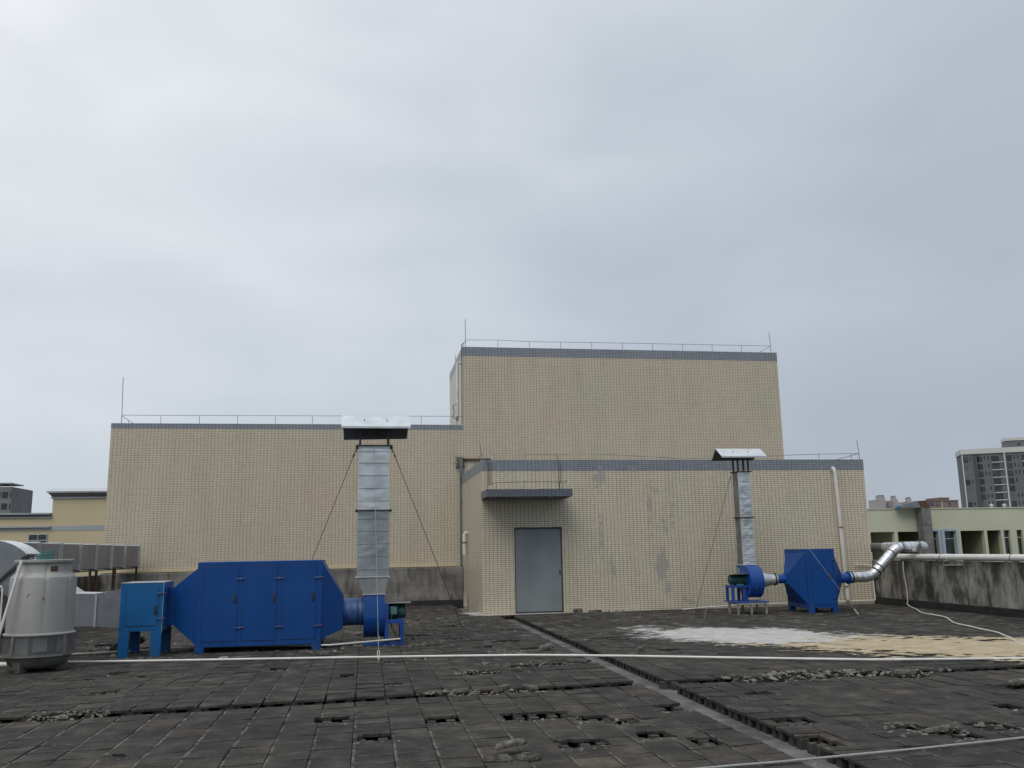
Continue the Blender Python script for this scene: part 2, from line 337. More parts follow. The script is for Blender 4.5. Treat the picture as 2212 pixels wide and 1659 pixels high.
def thing(name,label,cat,loc,group=None):
    o=bpy.data.objects.new(name,None); scene.collection.objects.link(o); o.location=loc; o['_w']=tuple(loc); o.empty_display_size=.2
    o['label']=label; o['category']=cat
    if group: o['group']=group
    return o
def tag(o,label,cat,group=None):
    o['label']=label; o['category']=cat
    if group: o['group']=group
    return o
def kind(o,k,label=None):
    o['kind']=k
    if label: o['label']=label
    return o
def copy_to(src,parent=None,loc=None):
    c=src.copy(); scene.collection.objects.link(c)
    if parent is not None: c.parent=parent
    if loc is not None: c.location=loc
    return c
def box(*a): return MB().box(*a)
# ================================================================ SETTING
kind(box(-3000,3000,-3000,4000,-26,-25).build('ground','ground_far'),'structure')
# roof deck below the paving slabs
d=MB().box(-10.6,11.0,-26,4.6,-.5,-.105)
kind(d.build('roof_deck','roof_screed',origin=(0,0,-.5)),'structure')
kind(box(.30,.665,-26,-.9,-.1045,-.10).build('drainage_channel','channel_screed'),'structure')
P=.3255; ULEFT=.312; UR=.664
HOLES=[(-2.284,-1.964,-13.68,-13.47),(-2.883,-2.622,-14.34,-14.15),(-1.556,-.911,-13.72,-13.45),(-.891,-.585,-13.96,-13.79),(-.622,-.401,-14.15,-13.97),
(-1.294,-.899,-15.0,-14.8),(-.566,-.293,-14.83,-14.62),(0.0,.40,-13.62,-13.35),(-3.28,-2.974,-13.41,-13.18),(-1.558,-1.124,-10.55,-10.30),(-.909,-.5,-10.0,-9.8),(-.1,.31,-9.85,-9.66),(-.5,-.15,-9.95,-9.78),
(-3.161,-2.981,-10.31,-10.13),(-2.6,-2.416,-11.19,-11.08),(-.925,-.777,-10.5,-10.38),(-.217,-.03,-15.17,-14.95),(.791,1.121,-14.53,-14.34),
(1.175,1.443,-13.0,-12.88),(1.226,1.426,-15.74,-15.65),(1.8,2.1,-15.42,-15.15),(2.25,2.6,-15.2,-14.95),(1.66,1.9,-15.05,-14.9),(3.97,4.38,-13.4,-13.15),
(1.45,2.0,-12.1,-11.75),(2.1,2.6,-12.0,-11.6),(2.7,3.1,-11.9,-11.55),(3.3,3.75,-12.2,-11.75),(-6.24,-6.03,-9.17,-8.97),(-6.39,-6.28,-9.72,-9.6),(-5.97,-5.71,-10.93,-10.76),
(-4.12,-3.89,-9.33,-9.12),(-4.78,-4.71,-14.55,-14.46),(-5.81,-5.70,-9.57,-9.45),(-5.99,-5.6,-12.58,-12.2),(-2.55,-2.3,-9.0,-8.85),(.61,.86,-15.4,-15.1),
(-2.2,-1.95,-8.4,-8.25),(-1.9,-1.6,-6.9,-6.7),(-1.5,-1.1,-5.9,-5.75),(-1.1,-.8,-7.4,-7.2),(-.6,-.2,-6.6,-6.4),(-3.0,-2.7,-4.6,-4.4),(-2.1,-1.7,-5.0,-4.8),(-.4,-.1,-7.9,-7.7),(-1.3,-1.0,-3.2,-3.0),(-.2,.2,-4.4,-4.2),
(1.6,1.9,-8.8,-8.6),(2.4,2.7,-10.2,-10.05),(1.3,1.6,-6.6,-6.45),(5.0,5.4,-12.6,-12.45),(3.1,3.3,-14.4,-14.2),(1.2,1.4,-3.9,-3.75),(-6.8,-6.3,-5.8,-5.5),(-5.9,-5.5,-4.2,-4.0),(-7.6,-7.2,-5.0,-4.7)]
HOLES=[(a-.01,b+.01,c-(d-c)*.45,d) for a,b,c,d in HOLES]
def shear(n): return .10*max(0,min(1,(-2-n)/8)) 
NR=random.Random(3)
class Slabs:
    def __init__(s): s.m=MB(); s.m.uv=[]; s.m.tone=[]
    def quad(s,p,uv,t): s.m.add(p,[(0,1,2,3)]); s.m.uv+=uv; s.m.tone.append(t)
S_=Slabs()
def corner(u,n,left):
    return (u, n+(shear(n)*(u-ULEFT) if left else 0))
def hole_hit(x,y):
    for h in HOLES:
        a=noise.noise(Vector((x*7,y*7,1)))*.04; b=noise.noise(Vector((x*9,y*9,7)))*.04
        if h[0]+a<x<h[1]+a and h[2]+b<y<h[3]+b: return True
    return False
SUPPORT=[]
def slab(u0,u1,n0,n1,left,gap=.003):
    t=NR.random(); t=t*.9 if t<.96 else 1.0
    dz=[NR.gauss(0,.0016)]*4; tx=NR.gauss(0,.0022); ty=NR.gauss(0,.0022)
    dz=[dz[0]-tx-ty,dz[0]+tx-ty,dz[0]+tx+ty,dz[0]-tx+ty]
    c=[corner(u0+gap,n0+gap,left),corner(u1-gap,n0+gap,left),corner(u1-gap,n1-gap,left),corner(u0+gap,n1-gap,left)]
    jit=.004
    c=[(x+NR.uniform(-jit,jit)*.4,y+NR.uniform(-jit,jit)*.6) for x,y in c]
    x0=min(q[0] for q in c); x1=max(q[0] for q in c); y0=min(q[1] for q in c); y1=max(q[1] for q in c)
    TH=-.024
    jag=(left and (n0>-11.9 and n0<-11.6 or abs(n1+12.07)<.02)) or (not left and (abs(n0+11.78)<.05 or abs(n1+12.10)<.02 or abs(u0-UR)<.01)) or (left and u1>ULEFT-.01)
    hit=jag or any(not(h[1]+.05<x0 or h[0]-.05>x1 or h[3]+.05<y0 or h[2]-.05>y1) for h in HOLES)
    def bil(a,b):
        p=[(1-a)*(1-b),a*(1-b),a*b,(1-a)*b]
        return (sum(p[i]*c[i][0] for i in range(4)),sum(p[i]*c[i][1] for i in range(4)),sum(p[i]*dz[i] for i in range(4)))
    if not hit:
        P4=[bil(0,0),bil(1,0),bil(1,1),bil(0,1)]; Q=[(x,y,TH) for x,y,z in P4]
        S_.quad(P4,[(0,0),(1,0),(1,1),(0,1)],t)
        for i in range(4):
            j=(i+1)%4; S_.quad([Q[i],Q[j],P4[j],P4[i]],[(.5,.5)]*4,t)
        return
    K=9; g={}
    pts=[[None]*(K+1) for _ in range(K+1)]
    for i in range(K+1):
        for j in range(K+1):
            a,b=i/K,j/K
            if 0<i<K: a+=NR.uniform(-.035,.035)
            if 0<j<K: b+=NR.uniform(-.035,.035)
            if jag:
                if i==0: a+=NR.uniform(0,.05)
                if i==K: a-=NR.uniform(0,.05)
                if j==0: b+=NR.uniform(0,.05)
                if j==K: b-=NR.uniform(0,.05)
            pts[i][j]=(bil(a,b),(a,b))
    for i in range(K):
        for j in range(K):
            q=bil((i+.5)/K,(j+.5)/K); g[i,j]=not hole_hit(q[0],q[1])
    for (i,j),k in g.items():
        if not k: continue
        cs=[pts[i][j],pts[i+1][j],pts[i+1][j+1],pts[i][j+1]]
        S_.quad([q[0] for q in cs],[q[1] for q in cs],t)
        for (di,dj,a,b) in ((0,-1,0,1),(1,0,1,2),(0,1,2,3),(-1,0,3,0)):
            if not g.get((i+di,j+dj),False):
                A,B=cs[a][0],cs[b][0]; S_.quad([(A[0],A[1],TH),(B[0],B[1],TH),B,A],[(.5,.5)]*4,t)
    mx_,my_=(c[0][0]+c[2][0])/2,(c[0][1]+c[2][1])/2
    SUPPORT.extend([(q[0]+(mx_-q[0])*.42,q[1]+(my_-q[1])*.42) for q in c])
# left field, behind and in front of the long open joint
def rows(start,stop,step):
    out=[]; a=start
    while (a<stop-1e-6) if step>0 else (a>stop+1e-6):
        out.append((a,a+step) if step>0 else (a+step,a)); a+=step
    return out
nl=0
for k in range(33):
    u1=ULEFT-k*P; u0=u1-P
    for (n0,n1) in rows(-11.745,4.6,P):
        if n1>4.47: n1=4.47
        if n1-n0<.08: continue
        if u1>-.02 and n1>-.03: continue
        slab(u0,u1,n0,n1,True)
    for (n0,n1) in rows(-12.07,-25.5,-P): slab(u0,u1,n0,n1,True)
    SUPPORT.append((corner(u1,-11.745,True)[0],corner(u1,-11.745,True)[1]+.058))
for k in range(30):
    u0=UR+k*P; u1=min(u0+P,10.42)
    if u1-u0<.05: continue
    for (n0,n1) in rows(-11.78,-.02,P):
        n1=min(n1,-.02)
        if n1-n0<.06: continue
        slab(u0,u1,n0,n1,False)
    for (n0,n1) in rows(-12.10,-25.5,-P): slab(u0,u1,n0,n1,False)
    SUPPORT.append((u0,-11.72))
kind(S_.m.build('paving','slab_concrete',origin=(0,0,0),smooth=False),'structure')
for n0,n1 in rows(-11.82,-1,P)+rows(-12.08,-22,-P): SUPPORT.append((UR+.11,n0)); 
sb=MB(); seen=set()
for (x,y) in SUPPORT:
    key=(round(x/.09),round(y/.09))
    if key in seen or (x>0 and y>-.1) or y>4.3: continue
    seen.add(key); sb.box(x-.04,x+.04,y-.04,y+.04,-.104,-.0245)
kind(sb.build('slab_supports','support_concrete_shaded',origin=(0,0,-.1),smooth=False),'structure')
# cement apron along the stair house and at its corner
ap=MB(); pl=[(-.55,.75),(-.30,.2),(-.22,-.22),(.1,-.42),(.6,-.40),(1.2,-.33),(2.2,-.31),(3.0,-.22),(4.2,-.12),(4.25,-.02),(0,-.02),(0,.9)]
for i in range(len(pl)-1):
    pass
vs=[(x,y,.006) for x,y in pl]; ap.add(vs,[tuple(range(len(vs)))]); ap.add([(-.2,.9,.006),(-.55,.75,.006),(0,.9,.006)],[(0,1,2)])
kind(ap.build('apron','apron_cement',smooth=False),'structure')
# spilled white powder and yellow sand: thin ragged sheets lying on the slabs
def spill(name,mat,cx,cy,ang,a,b,seed,label,rag=.5,z=.008):
    m_=MB(); cs=.04; ca,sa=math.cos(ang),math.sin(ang); nx=int(a*1.75/cs); ny=int(b*1.75/cs); cov={}
    def cover(X,Y):
        x=cx+X*ca-Y*sa; y=cy+X*sa+Y*ca; r=math.sqrt((X/a)**2+(Y/b)**2)
        q=noise.fractal(Vector((x*.9,y*.9,seed)),.6,2.1,4)*.34+noise.fractal(Vector((x*3.6,y*5.0,seed+9)),.7,2.1,4)*rag
        return 1-r-q*.8-(.5 if hole_hit(x,y) else 0)
    idx={}; covl=[]
    def vid(i,j):
        if (i,j) not in idx:
            X=i*cs; Y=j*cs; c_=cover(X,Y)
            idx[i,j]=len(m_.v); covl.append(c_)
            m_.v.append((cx+X*ca-Y*sa,cy+X*sa+Y*ca,z+max(0,min(.010,c_*.03))+abs(noise.noise(Vector((X*5,Y*5,seed))))*.004))
        return idx[i,j]
    for i in range(-nx,nx):
        for j in range(-ny,ny):
            if cover((i+.5)*cs,(j+.5)*cs)>-.33: m_.f.append((vid(i,j),vid(i+1,j),vid(i+1,j+1),vid(i,j+1)))
    o=m_.build(name,mat); at=o.data.attributes.new('cover','FLOAT','POINT')
    for i,c_ in enumerate(covl): at.data[i].value=c_
    kind(o,'stuff',label); return o
for nm,c1,c2 in (('powder_white',(.36,.352,.335),(.50,.49,.465)),('sand_yellow',(.33,.27,.175),(.47,.39,.26))):
    m=M(nm+'_sheet',.95); at=m.n('ShaderNodeAttribute',attribute_name='cover')
    m.col(m.ramp(m.noise(3.5,6,rough=.65),[(.35,c1),(.62,c2)])); m.bump(m.noise(40,5),.4,.006)
    gr=m.noise(30,6,rough=.75,stretch=(1,1.3,1)); gr2=m.noise(7,6,rough=.7)
    f=m.math('ADD',at.outputs['Fac'],m.math('ADD',m.math('MULTIPLY_ADD',gr,.95,-.47),m.math('MULTIPLY_ADD',gr2,.55,-.275)))
    m.l(m.math('MULTIPLY',m.math('ADD',f,.05),4.5,clamp=True),m.b.inputs['Alpha'])
spill('white_powder','powder_white_sheet',3.75,-7.1,R(-50),2.35,1.42,2.0,'dried white cement powder spilt across the dark roof slabs',.35)
spill('yellow_sand','sand_yellow_sheet',6.15,-10.0,R(-38),3.0,1.5,14.0,'thin spread of pale yellow sand on the dark roof slabs at right',.65,z=.012)
# rubble: countless broken concrete crumbs
rb=MB(); rg=random.Random(11)
def crumbs(n,x0,x1,y0,y1,s0,s1,zz=0,shearit=False):
    for _ in range(n):
        x=rg.uniform(x0,x1); y=rg.uniform(y0,y1)
        if shearit: y+=shear(y)*(x-ULEFT)
        if .32<x<.66 and y<-1: z=-.10
        else: z=zz
        if x>-.05 and y>-.1: continue
        s=(s0*.8+(s1*.75-s0*.8)*rg.random()**2.2); rb.rock((x,y,z-.004),s,s*rg.uniform(.5,.9),s*rg.uniform(.25,.55),rg)
for h in HOLES:
    k=int(5+34*(h[1]-h[0])); crumbs(k,h[0]-.04,h[1]+.05,h[2]-.12,h[2]+.0,.008,.042)
crumbs(150,1.35,3.2,-12.15,-11.5,.02,.085); crumbs(60,3.2,4.4,-12.3,-11.7,.02,.07); crumbs(80,-1.95,-.9,-12.35,-12.0,.02,.075); crumbs(30,-2.3,-1.9,-12.1,-11.9,.02,.06)
crumbs(60,-6.1,-5.4,-12.7,-12.2,.02,.055); crumbs(120,-1.4,.2,-9.95,-9.5,.012,.05); crumbs(60,-1.0,-.4,-8.6,-8.0,.02,.07); crumbs(40,-1.7,-1.1,-10.6,-10.25,.015,.055)
crumbs(200,-3.6,-1.6,-6.9,-6.3,.012,.06); crumbs(140,-7.8,-5.4,-6.9,-4.2,.02,.10); crumbs(70,-5.8,-3.6,-7.0,-5.2,.02,.07)
crumbs(260,-4,.25,-8.5,1.0,.010,.045); crumbs(160,-2,.2,-3.6,.4,.012,.05); crumbs(60,1.4,2.5,-15.4,-14.8,.02,.06); crumbs(90,2.1,3.6,-.65,-.15,.02,.10); crumbs(70,4.8,8.5,-1.4,-.2,.015,.07)
crumbs(160,1,9.5,-5.5,-.5,.008,.035); crumbs(200,-8,6,-16,-8,.005,.018); crumbs(40,-2.2,-1.5,-8.9,-8.5,.015,.05); crumbs(60,7,10,-3.5,-.6,.01,.05); crumbs(50,.32,.66,-14,-2,.01,.03)
crumbs(500,-9,10,-11,4,.006,.03); crumbs(250,-6,0,-7,3.5,.01,.045); crumbs(60,-6.8,-5.8,-7.6,-7.2,.015,.05); crumbs(50,-3.9,-3.2,-7.5,-6.9,.015,.06)
kind(rb.build('rubble','rubble_concrete',origin=(0,0,0),smooth=False),'stuff','countless crumbs of broken grey concrete strewn over the roof slabs')
# individual broken slabs
def fragment(label,c,sx,sy,sz,rz,tilt=0,mat='fragment_concrete',parts=1):
    g=random.Random(int(abs(c[0]*977+c[1]*331))); m_=MB(); n=30; vs=[]; out=[g.uniform(.86,1.06) for _ in range(n)]
    for j in range(4): 
        k0=g.randrange(n); dpt=g.uniform(.1,.28)
        for d_ in range(-2,3): out[(k0+d_)%n]-=dpt*(1-abs(d_)/3)
    rings=((.93,0,.1),(1.0,.35,.12),(.97,.75,.12),(.90,1.0,.08),(.62,1.03,.10),(.3,1.05,.10))
    for sc,z,jt in rings:
        for k in range(n):
            a=2*math.pi*k/n; r=out[k]*sc+g.uniform(-.03,.03); x=math.copysign(abs(math.cos(a))**.55,math.cos(a))*sx*r; y=math.copysign(abs(math.sin(a))**.55,math.sin(a))*sy*r
            zz=z*sz*(1+g.uniform(-jt,jt)*1.6)+math.tan(tilt)*x+(0.0 if tilt==0 else abs(math.tan(tilt))*sx)
            vs.append((c[0]+x*math.cos(rz)-y*math.sin(rz),c[1]+x*math.sin(rz)+y*math.cos(rz),c[2]+zz))
    nr=len(rings); m_.add(vs,[tuple(reversed(range(n))),tuple(range((nr-1)*n,nr*n))]+[(q*n+k,q*n+(k+1)%n,(q+1)*n+(k+1)%n,(q+1)*n+k) for q in range(nr-1) for k in range(n)])
    o=m_.build('slab_fragment',mat,smooth=False); tag(o,label,'slab fragment','loose broken pieces of roof slab'); return o
fragment('upper slab piece tilted on the two pieces at the bottom centre of the roof',(-1.74,-15.22,.045),.135,.075,.028,R(4),R(7))
fragment('lower left slab piece under the tilted one at the bottom centre',(-1.86,-15.40,.0),.12,.07,.035,R(-6))
fragment('lower right slab piece beside the other flat one at the bottom centre',(-1.63,-15.41,.0),.10,.07,.035,R(8))
fragment('pale wedge of slab leaning by the hole at lower right',(1.83,-15.3,.0),.10,.035,.03,R(-30),R(12))
fragment('large flat brown slab piece lying on the right open joint',(3.52,-12.15,.005),.15,.10,.05,R(10))
fragment('pale upright chunk beside the white pipe right of the channel',(1.24,-9.05,.0),.09,.03,.07,R(-10),R(22))
fragment('grey slab piece in the middle of the heap by the left open joint',(-1.35,-12.2,.01),.11,.06,.045,R(20),R(8))
fragment('slab piece at the right end of the heap by the left open joint',(-1.02,-12.16,.01),.09,.05,.035,R(-15),R(-10))
fragment('slab piece at the left end of the heap by the left open joint',(-1.80,-12.18,.01),.10,.05,.035,R(5),R(6))
fragment('rough chunk beside the drainage channel behind the white pipe',(-.05,-8.2,.0),.13,.09,.06,R(30),R(10))
fragment('dark slab piece under the tower fan side leaning at its basin edge',(-6.75,-6.2,.0),.28,.16,.10,R(15),R(14))
fragment('long slab piece against the stair house wall right of the door',(2.75,-.35,.0),.17,.06,.06,R(3))
fragment('shorter slab piece by the stair house wall nearest the door',(2.3,-.32,.0),.13,.07,.09,R(12))
fragment('grey slab piece at the far right edge of the roof',(4.25,-13.22,.0),.17,.06,.05,R(4),R(6))
fragment('white lump of debris in front of the large blue cabinet left foot',(-4.95,-7.85,.0),.07,.04,.035,R(10),mat='powder_white')
# ================================================================ BUILDINGS
mb=thing('tiled_building','large windowless building clad in small cream tiles behind the flat roof','building',(0,6,-25))
box(-10.19,.06,4.85,9.25,-25,5.215).build('wall','cream_tile',mb)['label']='lower left wing wall'
box(-10.193,.06,4.847,9.253,5.215,5.37).build('coping_band','grey_tile',mb)
box(.06,10.53,4.85,9.25,-25,7.55).build('wall','cream_tile',mb)['label']='taller right block wall'
box(.057,10.533,4.847,9.253,7.55,7.84).build('coping_band','grey_tile',mb)
box(-10.3,-.16,4.79,4.848,1.10,1.16).build('ledge','cream_render',mb)
MB().tube([(.03,5.0,7.33),(-.05,5.0,7.36),(-.09,5.0,7.30),(-.09,5.0,5.50)],.045,10).build('drain_pipe','aged_pvc',mb)
MB().tube([(-.13,4.96,6.05),(-.24,4.95,5.98),(-.20,4.95,5.75),(-.25,4.95,5.62),(-.14,4.95,5.56),(-.10,4.95,5.62),(-.12,4.95,5.50)],.012,6).build('cable','dark_steel',mb)
MB().tube([(.10,4.80,7.95),(.03,4.82,7.9),(.03,4.84,5.40)],.012,6).build('cable','dark_steel',mb)
box(-.06,.035,4.70,4.846,1.12,4.30).build('cable_trunk','flashing_grey',mb,bevel=.01)
box(.035,.9,4.80,4.846,4.26,4.33).build('lintel','rust',mb)
fg=MB(); fgr=random.Random(5)
for i in range(260):
    x=-.02+fgr.gauss(0,.07); z=fgr.uniform(4.0,4.36); a=fgr.uniform(0,6.28); L=fgr.uniform(.03,.10)
    p=Vector((x,4.78,z)); q=p+Vector((math.cos(a)*L,fgr.uniform(-.04,.04),abs(math.sin(a))*L)); s_=Vector((.006,0,.003)); fg.add([p-s_,p+s_,q+s_*.3,q-s_*.3],[(0,1,2,3)])
tag(fg.build('dry_plant','interior_dark',smooth=False),'tuft of dry dark weed growing where the grey trunk meets the lintel','plant')
sh=thing('stair_house','low cream tiled stair house with grey coping and a steel door','building',(0,0,0))
DX0,DX1,DZ=.81,2.03,2.10
wl=MB(); wl.box(0,DX0,0,.20,-.1,3.513); wl.box(DX1,10.42,0,.20,-.1,3.513)
wl.box(DX0,DX1,0,.20,DZ,3.513); wl.box(0,.20,.20,4.84,-.1,3.513); wl.box(10.22,10.42,.20,4.84,-.1,3.513)
wl.build('wall','cream_tile_stained',sh,smooth=False)
cb=MB(); cb.box(-.003,10.423,-.003,.203,3.513,3.80); cb.box(-.003,.203,.203,4.84,3.513,3.80); cb.box(10.217,10.423,.203,4.84,3.513,3.80)
cb.build('coping_band','grey_tile_stained',sh,smooth=False)
box(.20,10.22,.20,4.84,3.35,3.45).build('roof','roof_screed',sh)
dr=box(DX0+.022,DX1-.03,.035,.075,.035,DZ-.045).build('door','door_grey',sh,bevel=.004)
MB().box(DX1-.085,DX1-.06,.018,.034,.92,1.04).build('handle','dark_steel',dr)
fm=MB(); fm.box(DX0,DX0+.02,.02,.12,0,DZ); fm.box(DX1-.028,DX1,.02,.12,0,DZ); fm.box(DX0+.02,DX1-.028,.02,.12,DZ-.04,DZ); fm.box(DX0+.02,DX1-.028,.005,.12,-.01,.03)
fm.build('door_frame','frame_dark',sh)
cn=MB().box(-.015,2.105,-1.0,-.002,2.815,2.99).build('canopy','grey_tile_dark',sh,smooth=False)
box(.04,2.05,-.95,-.004,2.79,2.8148).build('soffit','rubble_concrete',cn)
def thinpath(paths,r): 
    q=MB()
    for p in paths: q.tube(p,r,5)
    return q
rw=thing('lightning_conductor','thin rusty wire rail standing on the door canopy of the stair house','conductor',(1.05,-.5,2.99))
thinpath([[(.05,-.85,3.10),(.18,-.6,3.15),(.28,-.5,3.19),(1.0,-.5,3.205),(1.9,-.5,3.20),(2.08,-.5,3.215),(1.92,-.7,3.06),(1.9,-.75,2.99)]],.006).build('wire','rust',rw)
for xx in (.30,1.0,1.9): thinpath([[(xx,-.5,2.99),(xx,-.5,3.205)]],.006).build('post','rust',rw)
for xx,z0 in ((.14,3.0),(.19,3.18),(.235,3.18),(1.98,2.99),(2.03,3.2)): thinpath([[(xx,-.02,z0),(xx,-.02,3.9 if xx in(.14,1.98) else 3.75)]],.0055).build('wire','rust',rw)
# down pipes of the stair house
def pipe_thing(label,path,r,mat,bands=(),name='drain_pipe',bm='rust_orange',cat='pipe',seg=12,group=None):
    t=thing(name,label,cat,path[-1],group)
    if name in('hose','rope','cable') and len(path)>3:
        P_=[Vector(p) for p in path]; P_=[P_[0]]+P_+[P_[-1]]; np_=[]
        for i in range(1,len(P_)-2):
            for k in range(6):
                u=k/6; a,b,c_,d_=P_[i-1],P_[i],P_[i+1],P_[i+2]
                q_=.5*((2*b)+(c_-a)*u+(2*a-5*b+4*c_-d_)*u*u+(3*b-a-3*c_+d_)*u**3)
                w_=.012 if name=='hose' else .004
                np_.append(q_+Vector((noise.noise(q_*2.1)*w_*2,noise.noise(q_*2.3+Vector((5,5,5)))*w_*2,0)) if 0<i<len(P_)-3 else q_)
        path=np_+[P_[-1]]
    MB().tube(path,r,seg).build('pipe',mat,t)
    for (p,q) in bands: MB().tube([p,q],r*1.18,seg).build('clamp',bm,t)
    return t
pipe_thing('cream plastic down pipe on the left side wall of the stair house',[(.02,3.25,2.02),(-.05,3.25,2.06),(-.09,3.25,2.0),(-.09,3.25,1.44)],.055,'aged_pvc',[((-.09,3.25,1.76),(-.09,3.25,1.80))])
# the same side carries its upper run
box(-.135,-.04,3.16,3.26,.02,.38).build('pipe_casing','apron_cement',sh)
pipe_thing('tall white plastic down pipe on the right front of the stair house',[(9.50,.0,3.50),(9.50,-.06,3.56),(9.50,-.11,3.53),(9.505,-.13,3.42),(9.55,-.12,1.6),(9.59,-.12,.12)],.052,'aged_pvc',[((9.55,-.13,1.98),(9.55,-.13,2.01)),((9.555,-.13,.46),(9.555,-.13,.48))])
MB
def conductor(label,z,corners,post_s,rods,h=.24,sag=None,mat='thin_steel',r=.008):
    t=thing('lightning_conductor',label,'conductor',(corners[0][0],corners[0][1],z))
    q=MB()
    for path in sag if sag else [[(x,y,z+h) for x,y in corners]]: q.tube(path,r,5)
    q.build('wire',mat,t)
    for (x,y,hh) in post_s: thinpath([[(x,y,z),(x,y,z+hh)]],r).build('post',mat,t)
    for (x,y,hh,dx) in rods: thinpath([[(x,y,z),(x,y,z+h),(x+dx,y,z+hh)]],r*1.25).build('air_terminal',mat,t)
    return t
conductor('thin wire rail on the lower left wing roof edge, tall rod at its left',5.37,None or [(-9.94,4.95)],
 [(-9.94+1.09*i,4.95,.245+.02*(i==9)) for i in range(1,10)]+[(-9.94,5.75,.2)],[(-9.94,4.95,1.38,-.03)],h=.25,sag=[[(-9.94,4.95,5.62),(-6.6,4.95,5.63),(-3.3,4.95,5.64),(.05,4.95,5.65)],[(-9.94,4.95,5.60),(-9.94,6.9,5.55)]])
conductor('thin wire rail on posts round the top edge of the tallest tiled block',7.84,[(.18,4.97)],
 [(.18+1.02*i,4.97,.25) for i in range(1,10)]+[(.16,4.97+k,.26) for k in (.8,1.6,2.4)],[(.17,4.97,.93,0),(10.39,4.97,.71,-.02),(.16,8.1,.44,0)],h=.25,
 sag=[[(.17,4.97,8.09),(1.2,4.97,8.105),(2.26,4.97,8.075),(5.3,4.97,8.09),(10.39,4.97,8.09)],[(.17,4.97,8.09),(.16,8.1,8.06)],[(10.39,4.97,8.09),(10.39,6.9,8.05)]])
conductor('sagging wire rail along the stair house top, bent rod at each end',3.80,[(.03,.1)],
 [(.36,.1,.16),(1.15,.1,.15),(1.96,.1,.15),(4.3,.1,.10),(6.3,.1,.09),(8.0,.1,.12),(9.2,.1,.17),(10.15,.1,.17)],[(.02,.1,.52,-.05),(10.38,.1,.53,-.03)],h=.16,
 sag=[[(.02,.1,3.96),(.5,.1,3.97),(1.3,.1,3.955),(1.9,.1,3.94),(2.4,.1,3.965),(3.0,.1,3.965),(4.2,.1,3.90),(5.4,.1,3.84),(6.6,.1,3.86),(8,.1,3.92),(9.2,.1,3.955),(10.38,.1,3.97)],[(.02,.1,3.96),(.02,1.0,3.90),(.02,2.0,3.82)],[(10.38,.1,3.97),(10.38,1.2,3.93),(10.38,3.2,3.82)]])
# parapets
def parapet(label,x0,x1,y0,y1,mat,strip,top=1.08):
    t=thing('parapet_wall',label,'wall',((x0+x1)/2,(y0+y1)/2,0))
    box(x0,x1,y0,y1,-.5,top).build('wall',mat,t,bevel=.012); 
    s_=MB(); x_0,x_1,y_0,y_1,h=strip
    nseg=40; lx=x_1-x_0; ly=y_1-y_0
    s_.box(x_0,x_1,y_0,y_1,-.1,h); s_.build('waterproof_strip','black_membrane',t,bevel=.01); return t
parapet('grey block parapet running below the cream tiled wall at the back of the roof',-10.15,-.02,4.45,4.78,'weathered_concrete_grey',(-10.15,-.02,4.42,4.45,.15))
parapet('black streaked concrete parapet along the right edge of the roof',10.42,10.70,-24,.6,'weathered_concrete',(10.385,10.42,-24,-.02,.175),1.12)
parapet('black streaked concrete parapet along the left edge of the roof',-10.45,-10.15,-24,4.78,'weathered_concrete',(-10.15,-10.11,-24,4.45,.16),1.06)
# ================================================================ BLUE CABINETS
def lay_door(par,x0,x1,z0,z1,y,mat,hz,latches,hx=None,right=True):
    d_=box(x0,x1,y-.004,y+.02,z0,z1).build('door',mat,par,bevel=.002)
    fr=MB(); g=.006
    fr.box(x0-g,x1+g,y-.0015,y+.01,z0-g,z0); fr.box(x0-g,x1+g,y-.0015,y+.01,z1,z1+g); fr.box(x0-g,x0,y-.0015,y+.01,z0,z1); fr.box(x1,x1+g,y-.0015,y+.01,z0,z1)
    fr.build('seal','interior_dark',par)
    hx=hx or x1-.04
    h=MB(); h.box(hx-.012,hx+.012,y-.03,y-.004,hz-.055,hz+.055); h.box(hx-.017,hx+.017,y-.012,y-.004,hz-.07,hz+.07); h.build('handle','dark_steel',d_,bevel=.003)
    for z in latches:
        l=MB().tube([(x1-.025,y-.014,z),(x1+.085,y-.014,z+.004)],.008,6); l.box(x1-.03,x1-.01,y-.024,y-.004,z-.012,z+.012); l.box(x1+.035,x1+.06,y-.022,y,z-.014,z+.014); lo=l.build('latch','blue_worn',par)
        MB().tube([(x1+.07,y-.02,z+.004),(x1+.115,y-.03,z+.008)],.006,6).build('lever','red_paint',lo)
bc=thing('dust_filter_cabinet','large dark blue three door filter cabinet on short feet, left of the stack','filter cabinet',(-4.5,-6.4,0))
X0,X1,Y0,Y1=-5.55,-3.56,-6.92,-5.85
fb=MB().box(X0,X1,Y0,Y1,.09,1.44); fb.build('body','blue_paint',bc,bevel=.006)
for (a,b) in ((-5.45,-4.91),(-4.83,-4.29),(-4.20,-3.66)): lay_door(bc,a,b,.18,1.365,Y0-.003,'blue_paint',.85,(1.16,.385),hx=b-.045)
for (a,b) in ((X0,X0+.15),(X1-.15,X1)):
    for (c_,d_) in ((Y0,Y0+.12),(Y1-.12,Y1)):
        q=MB(); q.hexa([(a+.0,c_,0),(b-.01,c_,0),(b-.01,d_,0),(a,d_,0)],[(a,c_,.09),(b,c_,.09),(b,d_,.09),(a,d_,.09)]); q.build('foot','blue_paint',bc,bevel=.004)
hp=MB(); hp.hexa([(-5.92,-6.80,.45),(-5.92,-5.98,.45),(-5.92,-5.98,1.05),(-5.92,-6.80,1.05)],[(X0,Y0+.03,.14),(X0,Y1-.03,.14),(X0,Y1-.03,1.345),(X0,Y0+.03,1.345)]); hp.box(-6.02,-5.92,-6.80,-5.98,.45,1.05); hp.build('hopper','blue_paint',bc)['label']='left funnel joining the small cabinet'
